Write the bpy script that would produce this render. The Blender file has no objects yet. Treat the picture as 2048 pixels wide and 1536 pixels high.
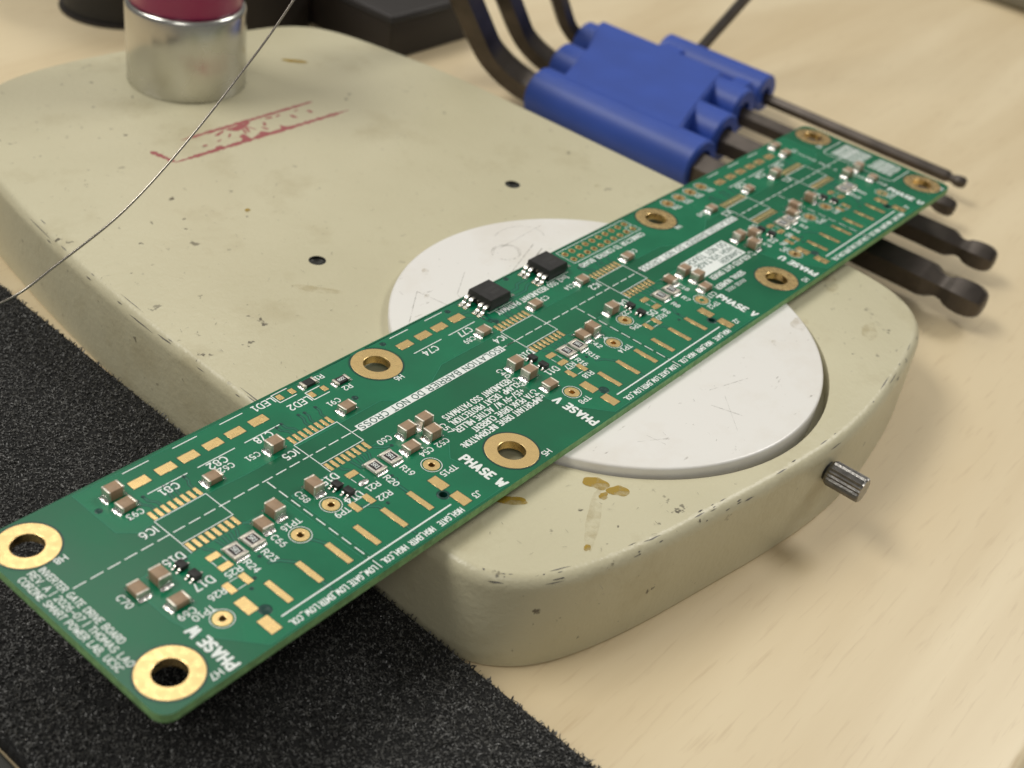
import bpy, bmesh, math, random
from mathutils import Vector, Matrix
random.seed(7)
S = 0.001            # lengths below are in millimetres
ZT = 24.0            # table top lies 24 mm below the board's upper face
scene = bpy.context.scene
col = scene.collection
def W3(p): return Vector((p[0]*S, p[1]*S, (p[2]+ZT)*S))

# ------------------------------------------------------------------ camera
cam_d = bpy.data.cameras.new('camera'); cam = bpy.data.objects.new('camera', cam_d); col.objects.link(cam)
Rc = Matrix(((-0.6367786766485124, 0.7588232022002425, 0.13674891139727358),
             (0.37880685457167884, 0.4623584729614495, -0.8017044401837049),
             (-0.6715789483711356, -0.4587068674909136, -0.5818674469511018)))
M = Matrix.Diagonal((1, -1, -1)) @ Rc           # world -> blender camera axes
cam.matrix_world = Matrix.Translation(W3((320.558, 132.196, 141.240))) @ M.transposed().to_4x4()
cam_d.sensor_width = 36; cam_d.lens = 36*2552.43/2048
cam_d.clip_start = 0.005; cam_d.clip_end = 50
cam_d.dof.use_dof = True; cam_d.dof.focus_distance = 0.232; cam_d.dof.aperture_fstop = 21
scene.camera = cam
# ------------------------------------------------------------------ world and lamps
wd = bpy.data.worlds.new('World'); scene.world = wd; wd.use_nodes = True
bg = wd.node_tree.nodes['Background']; bg.inputs[0].default_value = (1.0, 0.965, 0.905, 1); bg.inputs[1].default_value = 0.22
def area(name, loc, target, sx, sy, power, colour=(1, 0.972, 0.915)):
    d = bpy.data.lights.new(name, 'AREA'); d.shape = 'RECTANGLE'; d.size = sx; d.size_y = sy
    d.energy = power; d.color = colour
    o = bpy.data.objects.new(name, d); col.objects.link(o)
    o.location = Vector(loc); o.rotation_euler = (Vector(target)-Vector(loc)).to_track_quat('-Z', 'Y').to_euler()
    return o
area('ceiling_panel', (-1.35, -1.3, 1.9), (-1.35, -1.3, 0), 2.6, 1.6, 6.5)
area('ceiling_panel', (-0.5, -1.42, 1.85), (-0.5, -1.42, 0), 0.75, 0.7, 4.2)
area('ceiling_panel', (1.0, -1.0, 1.8), (0.12, 0, 0), 1.2, 0.6, 27)
area('ceiling_panel', (1.4, 0.9, 1.6), (0.12, 0, 0), 0.6, 0.6, 6)
area('ceiling_panel', (-1.5, 0.5, 1.8), (0.05, 0, 0), 1.0, 0.6, 22)
scene.view_settings.view_transform = 'Standard'; scene.view_settings.look = 'None'
scene.view_settings.exposure = -0.06; scene.view_settings.gamma = 1
scene.render.engine = 'CYCLES'

# ------------------------------------------------------------------ materials
def nodes_of(m):
    m.use_nodes = True; nt = m.node_tree; return nt, nt.nodes['Principled BSDF']
def setc(b, key, v):
    if key in b.inputs: b.inputs[key].default_value = v
def mk(name, c, rough=0.5, metal=0.0, var=0.0, vscale=200.0, bump=0.0, bscale=800.0, bdist=0.0001, spec=None, coat=0.0, rvar=0.0):
    m = bpy.data.materials.new(name); nt, b = nodes_of(m)
    setc(b, 'Base Color', (*c, 1)); setc(b, 'Roughness', rough); setc(b, 'Metallic', metal)
    if spec is not None: setc(b, 'Specular IOR Level', spec)
    if coat: setc(b, 'Coat Weight', coat); setc(b, 'Coat Roughness', 0.12)
    N, L = nt.nodes, nt.links
    tc = N.new('ShaderNodeTexCoord')
    if var or rvar:
        n = N.new('ShaderNodeTexNoise'); n.inputs['Scale'].default_value = vscale; n.inputs['Detail'].default_value = 5
        L.new(tc.outputs['Object'], n.inputs['Vector'])
        if var:
            mx = N.new('ShaderNodeMix'); mx.data_type = 'RGBA'
            mx.inputs[6].default_value = (*[max(0, x*(1-var)) for x in c], 1); mx.inputs[7].default_value = (*[min(1, x*(1+var)) for x in c], 1)
            r = N.new('ShaderNodeMapRange'); r.inputs[1].default_value = 0.3; r.inputs[2].default_value = 0.7
            L.new(n.outputs['Fac'], r.inputs[0]); L.new(r.outputs[0], mx.inputs[0]); L.new(mx.outputs[2], b.inputs['Base Color'])
        if rvar:
            r2 = N.new('ShaderNodeMapRange'); r2.inputs[1].default_value = 0.3; r2.inputs[2].default_value = 0.7
            r2.inputs[3].default_value = max(0.02, rough-rvar); r2.inputs[4].default_value = rough+rvar
            L.new(n.outputs['Fac'], r2.inputs[0]); L.new(r2.outputs[0], b.inputs['Roughness'])
    if bump:
        n2 = N.new('ShaderNodeTexNoise'); n2.inputs['Scale'].default_value = bscale; n2.inputs['Detail'].default_value = 4
        L.new(tc.outputs['Object'], n2.inputs['Vector'])
        bp = N.new('ShaderNodeBump'); bp.inputs['Strength'].default_value = bump; bp.inputs['Distance'].default_value = bdist
        L.new(n2.outputs['Fac'], bp.inputs['Height']); L.new(bp.outputs[0], b.inputs['Normal'])
    return m
MT = {}
MT['mask'] = mk('solder_mask', (0.002, 0.122, 0.052), 0.24, spec=0.36, var=0.16, vscale=60, bump=0.12, bscale=900, bdist=0.00003, rvar=0.05)
MT['pour'] = mk('solder_mask_over_copper', (0.003, 0.152, 0.068), 0.24, spec=0.36, var=0.14, vscale=80, bump=0.12, bscale=900, bdist=0.00003, rvar=0.05)
MT['trace'] = mk('solder_mask_over_trace', (0.010, 0.19, 0.105), 0.28, spec=0.4)
MT['via'] = mk('tented_via', (0.002, 0.045, 0.034), 0.3)
MT['edge'] = mk('fibreglass_edge', (0.20, 0.38, 0.15), 0.7, var=0.25, vscale=900, bump=0.4, bscale=2500)
MT['gold'] = mk('gold_plating', (0.86, 0.62, 0.28), 0.29, 1.0, var=0.04, vscale=700, bump=0.25, bscale=2500, bdist=0.00002, rvar=0.08)
MT['silk'] = mk('white_ink', (0.80, 0.84, 0.81), 0.6, var=0.08, vscale=2500)
MT['ink_gap'] = mk('mask_showing_through_ink', (0.006, 0.085, 0.055), 0.4)
MT['ceramic'] = mk('brown_ceramic', (0.335, 0.228, 0.142), 0.42, var=0.14, vscale=900, bump=0.2, bscale=3000, bdist=0.00003)
MT['tin'] = mk('tinned_end', (0.80, 0.74, 0.64), 0.36, 0.85, var=0.2, vscale=1500, bump=0.35, bscale=3500, bdist=0.00004)
MT['solder'] = mk('solder', (0.84, 0.81, 0.78), 0.15, 1.0, bump=0.9, bscale=2100, bdist=0.0002)
MT['alumina'] = mk('white_alumina', (0.62, 0.58, 0.52), 0.5, var=0.1, vscale=1500)
MT['black'] = mk('black_moulding', (0.018, 0.017, 0.016), 0.48, var=0.35, vscale=900, bump=0.5, bscale=5000, bdist=0.00004)
MT['glassblack'] = mk('black_glass_coat', (0.012, 0.010, 0.010), 0.25)
MT['lead'] = mk('tinned_lead', (0.66, 0.64, 0.58), 0.24, 1.0, bump=0.7, bscale=1800, bdist=0.0001)
MT['chrome'] = mk('worn_chrome', (0.56, 0.55, 0.51), 0.24, 1.0, var=0.12, vscale=70, rvar=0.08)
MT['burgundy'] = mk('burgundy_paint', (0.30, 0.008, 0.085), 0.35, coat=0.3)
MT['blue'] = mk('blue_plastic', (0.026, 0.072, 0.36), 0.46, var=0.08, vscale=80, bump=0.15, bscale=900)
MT['oxide'] = mk('black_oxide_steel', (0.085, 0.072, 0.062), 0.36, 0.7, var=0.3, vscale=120, bump=0.2, bscale=900)
MT['knurl'] = mk('steel', (0.25, 0.24, 0.225), 0.32, 1.0, var=0.25, vscale=700, bump=0.5, bscale=1800)
MT['darkmetal'] = mk('dark_screw', (0.05, 0.05, 0.045), 0.4, 0.7)
MT['wire'] = mk('wire_steel', (0.46, 0.42, 0.36), 0.22, 1.0)
MT['darkbox'] = mk('dark_plastic', (0.016, 0.012, 0.010), 0.55, var=0.2, vscale=30)
MT['grey'] = mk('grey_plastic', (0.20, 0.18, 0.13), 0.5, var=0.1, vscale=40)
MT['greydark'] = mk('dark_grey_rubber', (0.045, 0.045, 0.038), 0.6, var=0.15, vscale=60)
MT['capblack'] = mk('black_rubber', (0.012, 0.011, 0.010), 0.55)
MT['chip'] = mk('bare_metal_chip', (0.16, 0.15, 0.13), 0.5, var=0.3, vscale=500)

def paint_material():
    m = bpy.data.materials.new('cream_enamel'); nt, b = nodes_of(m); N, L = nt.nodes, nt.links
    setc(b, 'Roughness', 0.36)
    tc = N.new('ShaderNodeTexCoord')
    def noise(sc, det=4, rough=0.5):
        n = N.new('ShaderNodeTexNoise'); n.inputs['Scale'].default_value = sc; n.inputs['Detail'].default_value = det; n.inputs['Roughness'].default_value = rough
        L.new(tc.outputs['Object'], n.inputs['Vector']); return n
    def rng(src, a, bb, c=0.0, d=1.0):
        r = N.new('ShaderNodeMapRange'); r.inputs[1].default_value = a; r.inputs[2].default_value = bb; r.inputs[3].default_value = c; r.inputs[4].default_value = d
        L.new(src, r.inputs[0]); return r.outputs[0]
    def mix(f, a, c2):
        x = N.new('ShaderNodeMix'); x.data_type = 'RGBA'
        L.new(f, x.inputs[0])
        if isinstance(a, tuple): x.inputs[6].default_value = (*a, 1)
        else: L.new(a, x.inputs[6])
        x.inputs[7].default_value = (*c2, 1); return x.outputs[2]
    big = noise(14, 5); c = mix(rng(big.outputs['Fac'], 0.35, 0.65), (0.525, 0.485, 0.325), (0.60, 0.56, 0.39))
    grime = noise(45, 6, 0.65); c = mix(rng(grime.outputs['Fac'], 0.55, 0.78, 0, 0.5), c, (0.36, 0.30, 0.16))
    sp = noise(330, 3, 0.6); gate = noise(30, 2)
    mul = N.new('ShaderNodeMath'); mul.operation = 'MULTIPLY'
    L.new(rng(sp.outputs['Fac'], 0.67, 0.72), mul.inputs[0]); L.new(rng(gate.outputs['Fac'], 0.48, 0.60), mul.inputs[1])
    c = mix(mul.outputs[0], c, (0.13, 0.115, 0.08))
    L.new(c, b.inputs['Base Color'])
    bn = noise(330, 3); bn2 = noise(900, 3)
    add = N.new('ShaderNodeMath'); add.operation = 'ADD'; L.new(bn.outputs['Fac'], add.inputs[0]); L.new(bn2.outputs['Fac'], add.inputs[1])
    bu = N.new('ShaderNodeBump'); bu.inputs['Strength'].default_value = 0.26; bu.inputs['Distance'].default_value = 0.0004
    L.new(add.outputs[0], bu.inputs['Height']); L.new(bu.outputs[0], b.inputs['Normal'])
    return m
def plate_material():
    m = bpy.data.materials.new('white_stage_plastic'); nt, b = nodes_of(m); N, L = nt.nodes, nt.links
    setc(b, 'Roughness', 0.26)
    tc = N.new('ShaderNodeTexCoord')
    n = N.new('ShaderNodeTexNoise'); n.inputs['Scale'].default_value = 40; n.inputs['Detail'].default_value = 7; n.inputs['Roughness'].default_value = 0.65
    L.new(tc.outputs['Object'], n.inputs['Vector'])
    r = N.new('ShaderNodeValToRGB'); e = r.color_ramp.elements
    e[0].position = 0.30; e[0].color = (0.74, 0.705, 0.64, 1); e[1].position = 0.52; e[1].color = (0.80, 0.785, 0.745, 1)
    L.new(n.outputs['Fac'], r.inputs[0])
    # fine dark specks and scuffs
    mp = N.new('ShaderNodeMapping'); mp.inputs['Scale'].default_value = (1, 3.2, 1); mp.inputs['Rotation'].default_value = (0, 0, 0.7)
    L.new(tc.outputs['Object'], mp.inputs[0])
    s = N.new('ShaderNodeTexNoise'); s.inputs['Scale'].default_value = 230; s.inputs['Detail'].default_value = 3; L.new(mp.outputs[0], s.inputs['Vector'])
    q = N.new('ShaderNodeMapRange'); q.inputs[1].default_value = 0.70; q.inputs[2].default_value = 0.78; q.inputs[4].default_value = 0.7; L.new(s.outputs['Fac'], q.inputs[0])
    x = N.new('ShaderNodeMix'); x.data_type = 'RGBA'; x.inputs[7].default_value = (0.22, 0.19, 0.15, 1)
    L.new(q.outputs[0], x.inputs[0]); L.new(r.outputs[0], x.inputs[6]); L.new(x.outputs[2], b.inputs['Base Color'])
    bu = N.new('ShaderNodeBump'); bu.inputs['Strength'].default_value = 0.04; bu.inputs['Distance'].default_value = 0.0002
    L.new(n.outputs['Fac'], bu.inputs['Height']); L.new(bu.outputs[0], b.inputs['Normal'])
    return m
def wood_material():
    m = bpy.data.materials.new('maple_laminate'); nt, b = nodes_of(m); N, L = nt.nodes, nt.links
    setc(b, 'Roughness', 0.38)
    tc = N.new('ShaderNodeTexCoord')
    mp = N.new('ShaderNodeMapping'); mp.inputs['Rotation'].default_value = (0, 0, math.radians(-8)); mp.inputs['Scale'].default_value = (2.2, 16, 1)
    L.new(tc.outputs['Object'], mp.inputs[0])
    n = N.new('ShaderNodeTexNoise'); n.inputs['Scale'].default_value = 1.6; n.inputs['Detail'].default_value = 6; n.inputs['Distortion'].default_value = 0.9
    L.new(mp.outputs[0], n.inputs['Vector'])
    r = N.new('ShaderNodeValToRGB'); e = r.color_ramp.elements
    e[0].position = 0.32; e[0].color = (0.60, 0.475, 0.285, 1); e[1].position = 0.60; e[1].color = (0.715, 0.60, 0.395, 1)
    L.new(n.outputs['Fac'], r.inputs[0])
    mp2 = N.new('ShaderNodeMapping'); mp2.inputs['Rotation'].default_value = (0, 0, math.radians(-8)); mp2.inputs['Scale'].default_value = (40, 420, 1); L.new(tc.outputs['Object'], mp2.inputs[0])
    f = N.new('ShaderNodeTexNoise'); f.inputs['Scale'].default_value = 2.0; f.inputs['Detail'].default_value = 3; L.new(mp2.outputs[0], f.inputs['Vector'])
    q = N.new('ShaderNodeMapRange'); q.inputs[1].default_value = 0.58; q.inputs[2].default_value = 0.74; q.inputs[4].default_value = 0.34; L.new(f.outputs['Fac'], q.inputs[0])
    x = N.new('ShaderNodeMix'); x.data_type = 'RGBA'; x.inputs[7].default_value = (0.47, 0.34, 0.19, 1)
    L.new(q.outputs[0], x.inputs[0]); L.new(r.outputs[0], x.inputs[6]); L.new(x.outputs[2], b.inputs['Base Color'])
    return m
def decal_material(name, c, lo, hi, scale, rough=0.4, amount=1.0):
    m = bpy.data.materials.new(name); nt, b = nodes_of(m); N, L = nt.nodes, nt.links
    setc(b, 'Base Color', (*c, 1)); setc(b, 'Roughness', rough)
    tc = N.new('ShaderNodeTexCoord'); n = N.new('ShaderNodeTexNoise'); n.inputs['Scale'].default_value = scale; n.inputs['Detail'].default_value = 6; n.inputs['Roughness'].default_value = 0.65
    L.new(tc.outputs['Object'], n.inputs['Vector'])
    r = N.new('ShaderNodeMapRange'); r.inputs[1].default_value = lo; r.inputs[2].default_value = hi; r.inputs[4].default_value = amount
    L.new(n.outputs['Fac'], r.inputs[0]); L.new(r.outputs[0], b.inputs['Alpha'])
    return m
MT['paint'] = paint_material(); MT['plate'] = plate_material(); MT['wood'] = wood_material()
MT['redink'] = decal_material('faded_red_ink', (0.42, 0.10, 0.115), 0.24, 0.47, 520, 0.6, 0.75)
MT['amber'] = decal_material('amber_flux_residue', (0.40, 0.255, 0.02), 0.30, 0.54, 260, 0.25, 0.8)
MT['amberthin'] = decal_material('thin_flux_film', (0.38, 0.27, 0.08), 0.40, 0.75, 300, 0.3, 0.34)
MT['scuff'] = decal_material('grey_scuff', (0.15, 0.13, 0.10), 0.38, 0.66, 700, 0.6, 0.55)
MT['felt'] = mk('black_felt', (0.008, 0.008, 0.0075), 0.95, var=0.5, vscale=700, bump=1.0, bscale=900, bdist=0.001)
MT['fibre'] = mk('felt_fibre', (0.060, 0.059, 0.055), 0.32, var=0.97, vscale=1100)

# ------------------------------------------------------------------ object helpers
WORLD = {}                                       # name -> anchor in mm
def link(o, parent, loc):
    col.objects.link(o)
    if parent is None: o.location = W3(loc)
    else:
        o.parent = parent; a = WORLD[parent.name]; o.location = Vector([(loc[i]-a[i])*S for i in range(3)])
    WORLD[o.name] = tuple(loc); return o
def empty(name, loc, label=None, cat=None, group=None):
    o = bpy.data.objects.new(name, None); o.empty_display_size = 0.01
    link(o, None, loc); tag(o, label, cat, group); return o
def tag(o, label=None, cat=None, group=None, kind=None):
    if label: o['label'] = label
    if cat: o['category'] = cat
    if group: o['group'] = group
    if kind: o['kind'] = kind
    return o
def put(name, me, parent=None, loc=(0, 0, 0), rz=0.0, label=None, cat=None, group=None, kind=None):
    o = bpy.data.objects.new(name, me); link(o, parent, loc); o.rotation_euler = (0, 0, rz)
    return tag(o, label, cat, group, kind)
def mesh(name, verts, faces, mat, smooth=None):
    me = bpy.data.meshes.new(name); me.from_pydata([(v[0]*S, v[1]*S, v[2]*S) for v in verts], [], faces)
    me.materials.append(MT[mat] if isinstance(mat, str) else mat)
    fin(me, smooth); return me
def fin(me, smooth=None):
    me.validate(); me.update()
    if smooth is not None:
        for p in me.polygons: p.use_smooth = True
        me.set_sharp_from_angle(angle=math.radians(smooth))
def bm_mesh(name, bm, mat, smooth=None, recalc=True):
    if recalc: bmesh.ops.recalc_face_normals(bm, faces=bm.faces)
    for v in bm.verts: v.co *= S
    me = bpy.data.meshes.new(name); bm.to_mesh(me); bm.free(); me.materials.append(MT[mat] if isinstance(mat, str) else mat)
    fin(me, smooth); return me
def box_bm(bm, x0, x1, y0, y1, z0, z1, bev=0.0, seg=2):
    r = bmesh.ops.create_cube(bm, size=1); vs = r['verts']
    for v in vs: v.co = Vector((x0+(v.co.x+.5)*(x1-x0), y0+(v.co.y+.5)*(y1-y0), z0+(v.co.z+.5)*(z1-z0)))
    if bev:
        es = list({e for v in vs for e in v.link_edges})
        bmesh.ops.bevel(bm, geom=es, offset=bev, segments=seg, affect='EDGES', profile=0.5)
def box(name, sx, sy, z0, z1, mat, bev=0.0, seg=2, smooth=40):
    bm = bmesh.new(); box_bm(bm, -sx/2, sx/2, -sy/2, sy/2, z0, z1, bev, seg); return bm_mesh(name, bm, mat, smooth)
def lathe(name, prof, mat, n=48, smooth=40, closed=False):
    vs, fs = [], []
    m_ = len(prof)
    for i in range(n):
        a = 2*math.pi*i/n
        for r, z in prof: vs.append((r*math.cos(a), r*math.sin(a), z))
    for i in range(n):
        j = (i+1) % n
        for k in range(m_ if closed else m_-1):
            l = (k+1) % m_
            fs.append((i*m_+k, j*m_+k, j*m_+l, i*m_+l))
    bm = bmesh.new(); bv = [bm.verts.new(v) for v in vs]
    for f in fs:
        try: bm.faces.new([bv[i] for i in f])
        except ValueError: pass
    bmesh.ops.remove_doubles(bm, verts=bm.verts, dist=1e-4)
    return bm_mesh(name, bm, mat, smooth)
def sweep(name, path, radii, mat, nseg=6, smooth=30, twist=0.0, up=Vector((0, 0, 1))):
    path = [Vector(p) for p in path]; vs, fs = [], []
    T = [(path[min(i+1, len(path)-1)]-path[max(i-1, 0)]).normalized() for i in range(len(path))]
    n0 = up-T[0]*up.dot(T[0]); 
    if n0.length < 1e-4: n0 = Vector((1, 0, 0))
    n0.normalize()
    for i, p in enumerate(path):
        if i: 
            n0 = n0-T[i]*n0.dot(T[i]); n0.normalize()
        b0 = T[i].cross(n0)
        for k in range(nseg):
            a = 2*math.pi*k/nseg+twist; vs.append(p+(n0*math.cos(a)+b0*math.sin(a))*radii[i])
    for i in range(len(path)-1):
        for k in range(nseg):
            l = (k+1) % nseg; fs.append((i*nseg+k, i*nseg+l, (i+1)*nseg+l, (i+1)*nseg+k))
    fs.append(tuple(range(nseg-1, -1, -1))); e = (len(path)-1)*nseg; fs.append(tuple(range(e, e+nseg)))
    return mesh(name, vs, fs, mat, smooth)
def filled(loops, z0, z1):
    """flat sheet(s) with holes: list of closed 2D loops in mm -> mesh data between z0 and z1 (or one sheet when equal)"""
    cu = bpy.data.curves.new('tmp', 'CURVE'); cu.dimensions = '2D'; cu.fill_mode = 'BOTH' if z1 > z0 else 'FRONT'
    if z1 > z0: cu.extrude = (z1-z0)/2
    for lp in loops:
        sp = cu.splines.new('POLY'); sp.points.add(len(lp)-1); sp.use_cyclic_u = True
        for i, (x, y) in enumerate(lp): sp.points[i].co = (x, y, 0, 1)
    o = bpy.data.objects.new('tmp', cu); col.objects.link(o); bpy.context.view_layer.update()
    me = bpy.data.meshes.new_from_object(o.evaluated_get(bpy.context.evaluated_depsgraph_get()))
    bpy.data.objects.remove(o); bpy.data.curves.remove(cu)
    zc = (z0+z1)/2
    bm = bmesh.new(); bm.from_mesh(me); bpy.data.meshes.remove(me)
    for v in bm.verts: v.co.z += zc
    bmesh.ops.remove_doubles(bm, verts=bm.verts, dist=1e-3)
    return bm
def circle(cx, cy, r, n=32, ph=0.0): return [(cx+r*math.cos(2*math.pi*i/n+ph), cy+r*math.sin(2*math.pi*i/n+ph)) for i in range(n)]
def blob(cx, cy, rx, ry, n=28, jag=0.25, rot=0.0, seed=1):
    rr = random.Random(seed); ks = [(rr.uniform(0, 6.28), rr.uniform(.3, 1)/k, k) for k in (2, 3, 4, 5, 7)]
    out = []
    for i in range(n):
        a = 2*math.pi*i/n; f = 1+jag*sum(w*math.sin(k*a+p) for p, w, k in ks)
        x, y = rx*f*math.cos(a), ry*f*math.sin(a)
        out.append((cx+x*math.cos(rot)-y*math.sin(rot), cy+x*math.sin(rot)+y*math.cos(rot)))
    return out
def sheet(name, loop, z, mat):
    cx = sum(p[0] for p in loop)/len(loop); cy = sum(p[1] for p in loop)/len(loop)
    bm = filled([[(x-cx, y-cy) for x, y in loop]], 0, 0)
    for f in bm.faces:
        f.normal_update()
        if f.normal.z < 0: f.normal_flip()
    return bm_mesh(name, bm, mat, recalc=False), (cx, cy, z)

# ------------------------------------------------------------------ table
bm = bmesh.new()
prof = [(126-900, -24), (126, -24)]+[(126+4*math.sin(a), -28+4*math.cos(a)) for a in [math.radians(15*i) for i in range(1, 7)]]+[(130, -52), (126-900, -52)]
va = [bm.verts.new((-1100, y, z)) for y, z in prof]; vb = [bm.verts.new((800, y, z)) for y, z in prof]
for i in range(len(prof)):
    j = (i+1) % len(prof); bm.faces.new((va[i], va[j], vb[j], vb[i]))
bm.faces.new(va); bm.faces.new(vb[::-1])
for v in bm.verts: v.co.z += 24
put('table', bm_mesh('table', bm, 'wood', 35), None, (0, 0, -24), kind='structure')

# ------------------------------------------------------------------ microscope stand
stand = empty('microscope_stand', (124, -40, -24), 'cream painted microscope stand base with a chrome pillar, worn and stained', 'microscope stand')
ridge = [(115, 71.2), (133, 69.4), (150, 66.4), (164, 64.0), (177, 61.0), (187, 57.4), (193, 53.2), (196.6, 48.2), (197.8, 42), (197.4, 30), (196.4, 10), (195.2, -12),
         (194.1, -39), (191.6, -67), (187.2, -95), (183, -115), (177, -132), (167, -145), (154, -151.5), (134.5, -153.2), (106, -150.6), (78.6, -146.2), (66, -142.5), (58.5, -135), (54.6, -122),
         (52.0, -105), (50.4, -90), (49.9, -70), (50.0, -37), (50.3, 0), (50.6, 30), (51.6, 46), (55.0, 56.4), (61.5, 62.6), (70.2, 66.0), (88.2, 69.3), (101, 70.8)]
def catmull(P, sub):
    out = []; n = len(P)
    for i in range(n):
        p0, p1, p2, p3 = P[i-1], P[i], P[(i+1) % n], P[(i+2) % n]
        for k in range(sub):
            t = k/sub
            out.append(tuple(0.5*((2*p1[d])+(-p0[d]+p2[d])*t+(2*p0[d]-5*p1[d]+4*p2[d]-p3[d])*t*t+(-p0[d]+3*p1[d]-3*p2[d]+p3[d])*t**3) for d in (0, 1)))
    return out
OUT = catmull(ridge, 5)
for _ in range(6): OUT = [tuple((OUT[i-1][d]+2*OUT[i][d]+OUT[(i+1) % len(OUT)][d])/4 for d in (0, 1)) for i in range(len(OUT))]
def offset(P, d):
    out = []; n = len(P)
    for i in range(n):
        ax, ay = P[i-1]; bx, by = P[(i+1) % n]; tx, ty = bx-ax, by-ay; l = math.hypot(tx, ty)
        out.append((P[i][0]-ty/l*d*-1*-1 if False else P[i][0]+SIGN*ty/l*d, P[i][1]-SIGN*tx/l*d))
    return out
area2 = sum(OUT[i-1][0]*OUT[i][1]-OUT[i][0]*OUT[i-1][1] for i in range(len(OUT)))
SIGN = 1 if area2 > 0 else -1
ZB = -3.6
levels = [(-24, 0.9), (-23.6, 1.25), (-16, 1.15), (-6.4, 0.95)]
for k in range(1, 8):
    a = math.radians(90*k/7); levels.append((-6.4+2.8*math.sin(a), 0.95-2.2*(1-math.cos(a))))
cx0, cy0 = 124, -40
bm = bmesh.new(); rings = []
for z, d in levels:
    rings.append([bm.verts.new((x-cx0, y-cy0, z+24)) for x, y in offset(OUT, d)])
for a, b in zip(rings, rings[1:]):
    for i in range(len(a)):
        j = (i+1) % len(a); bm.faces.new((a[i], a[j], b[j], b[i]))
DC = (124.2, 19.4); HOLES = [(88.6, -36.2), (152.0, -38.6)]
top_loop = [(x-cx0, y-cy0) for x, y in offset(OUT, levels[-1][1])]
rec_loop = circle(DC[0]-.75-cx0, DC[1]+.55-cy0, 46.6, 120)
bt = filled([top_loop, rec_loop]+[circle(x-cx0, y-cy0, 1.9, 24) for x, y in HOLES], 0, 0)
tmp = bpy.data.meshes.new('tmp'); bt.to_mesh(tmp); bt.free()
for v in tmp.vertices: v.co.z = ZB+24
bm.from_mesh(tmp); bpy.data.meshes.remove(tmp)
ra = [bm.verts.new((x, y, ZB+24)) for x, y in rec_loop]; rb = [bm.verts.new((x, y, -8+24)) for x, y in rec_loop]
for i in range(120): j = (i+1) % 120; bm.faces.new((ra[i], ra[j], rb[j], rb[i]))
bm.faces.new(rb)
bmesh.ops.remove_doubles(bm, verts=bm.verts, dist=2e-2)
body = put('base_body', bm_mesh('base_body', bm, 'paint', 30), stand, (cx0, cy0, -24))
cup = lathe('clip_hole', [(0, -3.2), (1.3, -3.2), (1.9, -2.4), (1.9, 0.02), (1.6, 0.05), (1.6, -0.5), (0.8, -0.9), (0, -0.9)], 'darkmetal', 24)
for x, y in HOLES: put('clip_hole', cup, stand, (x, y, ZB))
# pillar
pillar = put('pillar', lathe('pillar', [(0, 0), (15.1, 0), (15.4, 0.5), (15.4, 20.6), (15.1, 21.4), (14.5, 21.8), (13.9, 21.8), (0, 21.8)], 'chrome', 96), stand, (116.4, -127.3, ZB))
put('collar', lathe('collar', [(0, 21.7), (13.9, 21.7), (14.35, 22.4), (14.4, 60), (0, 60)], 'burgundy', 96), pillar, (116.4, -127.3, ZB))
# thumb screw at the front
bm = bmesh.new(); vs = []
nk = 40
rings = []
for y, r, tooth in [(70.0, 2.0, 0), (73.4, 2.0, 0), (73.9, 2.1, 0), (74.1, 2.4, 0.10), (74.6, 2.7, 0.28), (81.4, 2.7, 0.28), (81.7, 2.5, 0.12), (81.72, 0.01, 0)]:
    rings.append([bm.verts.new(((r-(tooth if k % 2 else 0))*math.cos(2*math.pi*k/nk), y-70, (r-(tooth if k % 2 else 0))*math.sin(2*math.pi*k/nk))) for k in range(nk)])
for a, b in zip(rings[2:], rings[3:]):
    for k in range(nk): l = (k+1) % nk; bm.faces.new((a[k], a[l], b[l], b[k]))
scr = put('thumb_screw', bm_mesh('thumb_screw', bm, 'knurl', 20), stand, (118.6, 68.3, -10.2))
sh = sweep('screw_shank', [(0, 0, 0), (0, 4.6, 0)], [2.0, 2.0], 'capblack', 24); put('screw_shank', sh, scr, (118.6, 68.3, -10.2))
# red ink stamp, stains, scuffs on the enamel
def wobble_line(p, q, w, seed, n=40):
    rr = random.Random(seed); p = Vector(p); q = Vector(q); t = (q-p); L_ = t.length; t.normalize(); nn = Vector((-t.y, t.x))
    up, dn = [], []
    for i in range(n+1):
        s = i/n; c = p+t*L_*s; f = min(1, s*8+.2, (1-s)*8+.2)*rr.uniform(0.45, 1.2)
        up.append(c+nn*w*f*.5); dn.append(c-nn*w*f*.5)
    return [tuple(v) for v in up+dn[::-1]]
stamp_loops = [wobble_line((148.4, -91.4), (93.0, -89.9), 1.5, 3, 90), wobble_line((140.1, -99.8), (97.4, -99.0), 1.4, 4, 80), wobble_line((149.6, -99.1), (148.2, -91.6), 1.6, 5, 24)]
stamp_loops += [blob(x, y, rx, ry, 18, .5, ro, 90+i) for i, (x, y, rx, ry, ro) in enumerate([(130, -97.6, 1.8, .5, .3), (124, -95.2, 1.6, .35, 1.2), (128.6, -95.4, 1.2, .3, .8), (132.5, -94.6, .9, .3, .2), (137, -94.4, .7, .4, 0), (118.6, -93.6, .5, .9, .3), (111, -97.4, .8, .4, .4), (105, -97.2, .7, .3, 0), (121.4, -95.6, 1.2, .3, 2.0)])]
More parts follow.
